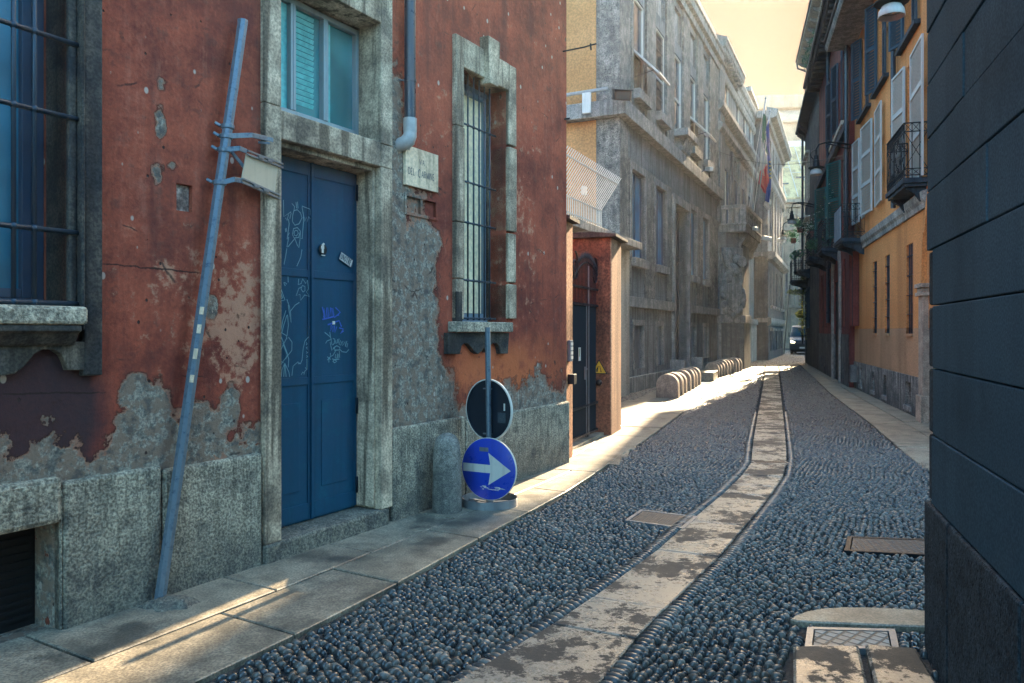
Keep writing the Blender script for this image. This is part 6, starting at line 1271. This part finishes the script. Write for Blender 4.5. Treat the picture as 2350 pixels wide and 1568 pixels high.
for k in range(4): m = MB(); a = 4.0 + 2.4 * k; m.bar((a, .6 + .7 * (k % 2), 16.4 + .72 * (k % 2)), (a + 1.5, .6 + .7 * (k % 2), 16.4 + .72 * (k % 2)), .14); m.build('snow_guard', m_dshutter, r_)
tw2 = thing('terraced_building', 'pale stepped building with glazed terrace rising behind the church roof', 'building', (22.5, 92, 0), R(-6))
m_peach = stone('peach_render', (.34, .23, .155), (.44, .31, .21), 1, 10, .1, .9, .3, (.4, .3, .25), .2)
m = MB(); m.box(0, 18, 0, 12, 0, 23.4); m.build('wall', m_peach, tw2); m = MB(); m.box(-.2, 18, -.6, 0, 23.0, 24.2); m.build('terrace_parapet', m_white, tw2); m = MB(); m.box(0, 18, -.05, 0, 20.2, 22.6); m.build('glazing', m_teal, tw2)
m = MB(); m.box(0, 16, 2, 12, 23.4, 27.0); m.prismx([(1.6, 27.0), (1.6, 27.3), (6, 29.8), (12, 29.8), (12, 27.0)], 0, 16); m.build('upper_storey', m_peach, tw2); m = MB(); m.box(2.4, 5.6, 1.9, 2.0, 24.3, 26.6); m.build('barred_window', m_teal, tw2); m = MB(); m.box(1, 14, 5, 10, 29.8, 31.4); m.tube([(4.2, 5, 31.4), (4.6, 5, 33)], .2, 6); m.tube([(5.4, 5, 31.4), (5.4, 5, 32.6)], .12, 6); m.build('plant_room', m_peach, tw2)
# ================================================================ STREET LAMPS
def lamp(label, p, wall, dia):
    t = thing('street_lamp', label, 'street lamp', tuple(p), 0, 'bell street lamps'); k = dia / .36; r = .18 * k
    m = MB(); m.lathe([(r * .3, r * .62), (r * .72, r * .42), (r * .95, 0), (r, -r * .42), (r * .97, -r * .46), (r * .9, -r * .02), (r * .3, r * .4)], (0, 0, 0), 28); m.build('shade', paint('enamel_shade', (.40, .41, .40), .4, 0, .2, (.2, .22, .24)), t, autos=50)
    m = MB(); m.lathe([(r * .30, r * .63), (r * 1.28, r * .66), (r * 1.28, r * .74), (r * .55, r * .86), (r * .50, r * 1.9), (r * .36, r * 2.0), (r * .34, r * 2.7), (r * .12, r * 2.75), (r * .12, r * 3.1)], (0, 0, 0), 24); m.build('housing', m_iron, t, autos=40)
    m = MB(); m.lathe([(0, -r * .25), (r * .5, -r * .1), (r * .85, -r * .05)], (0, 0, 0), 16); m.build('reflector', flat('lamp_reflector', (.6, .55, .45), .2, .8), t, smooth=True)
    d = Vector(wall) - Vector(p); h = r * 3.1; m = MB(); m.tube([(0, 0, h - .02), (0, 0, h + .10), tuple(d * .06 + Vector((0, 0, h + .26))), tuple(d * .3 + Vector((0, 0, h + .34))), tuple(d * .7 + Vector((0, 0, h + .30))), tuple(d + Vector((0, 0, h + .22)))], .024, 8); m.tube([tuple(d * .25 + Vector((0, 0, h + .30))), tuple(d * .6 + Vector((0, 0, h + .20))), tuple(d + Vector((0, 0, h + .12)))], .018, 6); m.tube([tuple(d + Vector((0, 0, h + .25))), tuple(d + Vector((0, 0, h - .5)))], .04, 6)
    for q in range(8): pass
    m.build('arm', m_iron, t, smooth=True)
    m = MB(); m.tube([(-r * .9 * math.cos(a), 0, h - .0 + r * 1.0 * math.sin(a) * .8 - .05) for a in [k * .5 for k in range(-3, 4)]], .012, 5); m.build('scroll', m_iron, t)
p = at(2046, 26, 11.6); lamp('large nearest bell lamp hanging over the street before the ochre house', p, (*RO.w(11.6, 0)[:2], p.z), .385)
p = at(1873, 395, 22.6); lamp('bell lamp on a curved arm in front of the green shutters', p, (*RO.w(.25, 0)[:2], p.z), .36)
p = at(1817, 510, 34.0); lamp('bell lamp hanging before the church front, upper of the two farthest', p, (*RR.w(sr(1873), 0)[:2], p.z), .36)
p = at(1797, 547, 43.0); lamp('lowest and farthest bell lamp, left of the dark corner balcony', p, (*RR.w(-.6, -.1)[:2], p.z), .36)
# ================================================================ FLOWER POTS and climbers
def pot(label, p, flow, w_=.5):
    t = thing('flower_pot', label, 'flower pot', tuple(p), RR.rz, 'flower pots on the balconies'); m = MB(); m.prismx([(-.11, -.12), (.11, -.12), (.14, .12), (-.14, .12)], -w_ / 2, w_ / 2); m.build('trough', m_terracotta, t, bevel=.01)
    V, Fc, V2, F2_ = [], [], [], []
    for i in range(260):
        c = Vector((rng.normal(0, w_ * .45), rng.normal(-.05, .13), .2 + abs(rng.normal(0, .14)) - (rng.random() < .25) * .25)); a = Vector(rng.normal(0, 1, 3)).normalized(); b = a.orthogonal().normalized(); s_ = .045; W, X = (V2, F2_) if i % 4 == 0 and flow else (V, Fc); o = len(W); W += [c - a * s_, c + b * s_ * .6, c + a * s_, c - b * s_ * .6]; X.append((o, o + 1, o + 2, o + 3))
    m = MB(); m.v = [tuple(v) for v in V]; m.f = Fc; m.build('leaves', m_leaf, t)
    if V2: m = MB(); m.v = [tuple(v) for v in V2]; m.f = F2_; m.build('blossoms', m_flower, t)
for u, v, Y, lab, fl_ in ((1914, 466, 27.0, 'terracotta pot with trailing white flowers on the upper green shuttered balcony', 1), (1887, 506, 30.0, 'terracotta pot of bushy white flowers below the green shutters', 1), (1860, 538, 34.5, 'terracotta pot with small white blossoms on the dark balcony', 1), (1836, 528, 38.0, 'brownish pot at the outer corner of the highest dark balcony', 0), (1821, 553, 39.5, 'small dark terracotta pot at the far end of the lowest balcony', 0)): pot(lab, at(u, v, Y), fl_, .45 if fl_ else .35)
p = at(1832, 695, 39.8); foliage('climbing_ivy', 'sunlit yellow green leaves of ivy climbing the dark corner house', 'ivy', tuple(p), [(.35, -.1, 0, .35, .3, .9), (.25, -.1, -1.2, .3, .3, .8), (-.15, -.1, .55, .5, .3, .18), (.05, 0, -.6, .2, .2, .2), (.4, -.1, 1.2, .3, .3, .5)], 260, .06, m_leafy, [([(.45, 0, -3.4), (.4, 0, -1), (.4, 0, 1.4)], .03)])
for u, v, Y, n_, lab in ((1895, 555, 27.5, 120, 'spray of pale green wisteria hanging from the balcony floor of the red house'), (1848, 580, 36.5, 110, 'spray of bluish green wisteria hanging under the dark balcony')): foliage('wisteria', lab, 'climbing plant', tuple(at(u, v, Y)), [(0, 0, 0, .75, .3, .16), (.4, .2, .25, .3, .2, .25), (-.5, -.1, -.15, .3, .2, .2)], n_, .07, m_leaf)
# ================================================================ DARK RUSTICATED BUILDING (near right)
db = thing('dark_building', 'dark blue grey building with horizontal grooved courses at the right edge', 'building', (*D.O, 0), D.rz)
zj = [.80] + [D.z(2157, v) for v in (1010, 850, 699, 563)]; zj[1] = max(zj[1], 1.05)
zj += [D.z(2140, v) for v in (433, 307, 179, 56)]; 
while zj[-1] < 4.5: zj.append(zj[-1] + .30)
m = MB(); m.box(.05, 10, .05, 8, -.05, 4.5); m.build('core', m_black, db)
vj = {1: 1.6, 2: .9, 3: 1.9, 4: 1.1, 5: .55, 6: .72, 7: .5, 8: .66}
for i, (a, b) in enumerate(zip(zj, zj[1:])):
    if i < 4: segs = [(.115, 3.2), (3.2, 10)]
    else: sp_ = .05 + vj.get(i, .6); segs = [(-.02, sp_), (sp_ + .004, 3.4), (3.404, 10)]
    for c, d in segs:
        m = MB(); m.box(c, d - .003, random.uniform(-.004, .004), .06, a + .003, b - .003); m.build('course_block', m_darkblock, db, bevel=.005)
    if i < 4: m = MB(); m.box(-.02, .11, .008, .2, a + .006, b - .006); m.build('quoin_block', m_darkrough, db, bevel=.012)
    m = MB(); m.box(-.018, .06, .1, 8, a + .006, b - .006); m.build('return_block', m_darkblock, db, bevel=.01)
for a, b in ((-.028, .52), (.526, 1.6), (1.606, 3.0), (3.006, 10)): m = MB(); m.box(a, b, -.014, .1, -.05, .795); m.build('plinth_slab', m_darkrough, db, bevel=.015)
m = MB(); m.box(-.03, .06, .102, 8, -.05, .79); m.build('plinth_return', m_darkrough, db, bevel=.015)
m = MB(); m.box(-.1, 10, -.1, 8, zj[-1], zj[-1] + .2); m.build('cornice', m_darkblock, db)
# ================================================================ VAN at the bend
van = thing('van', 'dark blue delivery van with one lit headlight half hidden by the corner house', 'van', (20.75, 54.3, .0), math.atan2(.42, .907) * -1)
m_van = paint('van_paint', (.008, .03, .055), .35, .1, .1, (.03, .05, .08), 4, .02); m_rub = flat('black_rubber', (.01, .011, .012), .7)
prof = [(0, .35), (0, .80), (-.02, 1.02), (.10, 1.10), (.62, 1.30), (1.15, 2.0), (1.35, 2.10), (4.6, 2.14), (4.75, 2.05), (4.8, .4)]
m = MB(); W = .96; n = len(prof)
def sec(x, inset_): return [(x * (1 - (.10 if z > 1.3 else 0) * (1 if inset_ else 0)), y, z) for y, z in prof]
vs = sec(-W, 1) + sec(-W * 1.0, 1); vs = [(-W + (.12 * max(0, z - 1.2)), y, z) for y, z in prof] + [(W - (.12 * max(0, z - 1.2)), y, z) for y, z in prof]
m.add(vs, [tuple(range(n)), tuple(range(2 * n - 1, n - 1, -1))] + [(i, i + n, (i + 1) % n + n, (i + 1) % n) for i in range(n)]); m.build('body', m_van, van, bevel=.05)
m = MB(); m.add([(-.80, .60, 1.325), (.80, .60, 1.325), (.72, 1.09, 1.97), (-.72, 1.09, 1.97)], [(0, 1, 2, 3)]); m.v = [(x, y - .035, z + .02) for x, y, z in m.v]; m.build('windscreen', glass('tinted_windscreen', (.012, .06, .09), .12), van)
m = MB(); m.box(-.9, .9, -.07, .1, .36, .74); m.build('bumper', m_rub, van, bevel=.04)
m = MB(); m.box(-.50, .50, -.045, .0, .80, .92); g_ = m.build('grille', m_iron, van, bevel=.01); m = MB(); [m.bar((-.48, -.05, z), (.48, -.05, z), .018) for z in (.83, .89)]; m.lathe([(.0, 0), (.05, 0), (.05, .02), (0, .02)], (0, 0, 0), 12, Matrix.Translation((0, -.05, .87)) @ Matrix.Rotation(R(90), 4, 'X')); m.build('grille_bars', m_galv2, g_)
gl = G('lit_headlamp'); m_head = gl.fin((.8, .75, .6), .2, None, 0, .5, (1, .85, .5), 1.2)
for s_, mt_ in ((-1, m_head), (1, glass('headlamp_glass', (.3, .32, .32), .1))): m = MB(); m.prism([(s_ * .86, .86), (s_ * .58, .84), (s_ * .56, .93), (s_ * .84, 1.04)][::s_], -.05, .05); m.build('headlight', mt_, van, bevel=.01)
m = MB(); m.box(-.26, .26, -.085, -.07, .46, .57); m.build('number_plate', m_signwhite, van)
for s_ in (-1, 1): m = MB(); m.box(s_ * 1.0 - .09, s_ * 1.0 + .09 + s_ * .1, .85, .95, 1.28, 1.6); m.bar((s_ * .9, .9, 1.3), (s_ * 1.05, .9, 1.35), .05); m.build('mirror', m_rub, van, bevel=.03)
for s_ in (-1, 1):
    for y in (.85, 3.8): m = MB(); m.lathe([(.0, -.1), (.30, -.1), (.34, -.06), (.34, .06), (.30, .1), (0, .1)], (s_ * .84, y, .34), 20, Matrix.Rotation(R(90), 4, 'Y')); wh = m.build('wheel', m_rub, van, autos=40)
m = MB(); m.box(-.9, .9, .3, 4.5, .2, .4); m.build('underbody', m_rub, van)
# leaning post beside the far corner
p = at(1802, 745, 56.0); q = at(1812, 655, 56.5); t = thing('sign_post', 'thin leaning post with small plates beside the van and pale church front', 'sign post', (p.x, p.y, 0)); m = MB(); m.tube([(-.1, 0, 0), tuple(q - Vector((p.x, p.y, 0)))], .05, 6); m.build('post', m_iron, t); m = MB(); m.box(-.28, -.22, -.3, .3, 3.0, 3.7); m.build('plate', m_iron, t)
# cable across the street
a = Vector(S.w(13.0, -.1, 0)); a.z = S.z(1600, 338); a = at(1640, 345, 31.0); b = at(1962, 352, 23.0); pts = [a.lerp(b, k / 16) - Vector((0, 0, .45 * math.sin(math.pi * k / 16))) for k in range(17)]
m = MB(); m.tube(pts, .008, 4); o = m.build('cable', m_iron); tag(o, 'thin black cable sagging across the street between the facades', 'cable')
# ================================================================ HAZE
if HAZE:
    m = MB(); m.box(-30, 75, -12, 130, -1.07, 36); o = m.build('haze'); struct(o, 'stuff')
    mt_ = bpy.data.materials.new('haze_air'); mt_.use_nodes = True; nt2 = mt_.node_tree; nt2.nodes.clear(); v = nt2.nodes.new('ShaderNodeVolumePrincipled'); v.inputs['Color'].default_value = (.85, .88, .9, 1); v.inputs['Density'].default_value = HAZE; v.inputs['Anisotropy'].default_value = .55
    oo = nt2.nodes.new('ShaderNodeOutputMaterial'); nt2.links.new(v.outputs[0], oo.inputs['Volume']); o.data.materials.append(mt_)
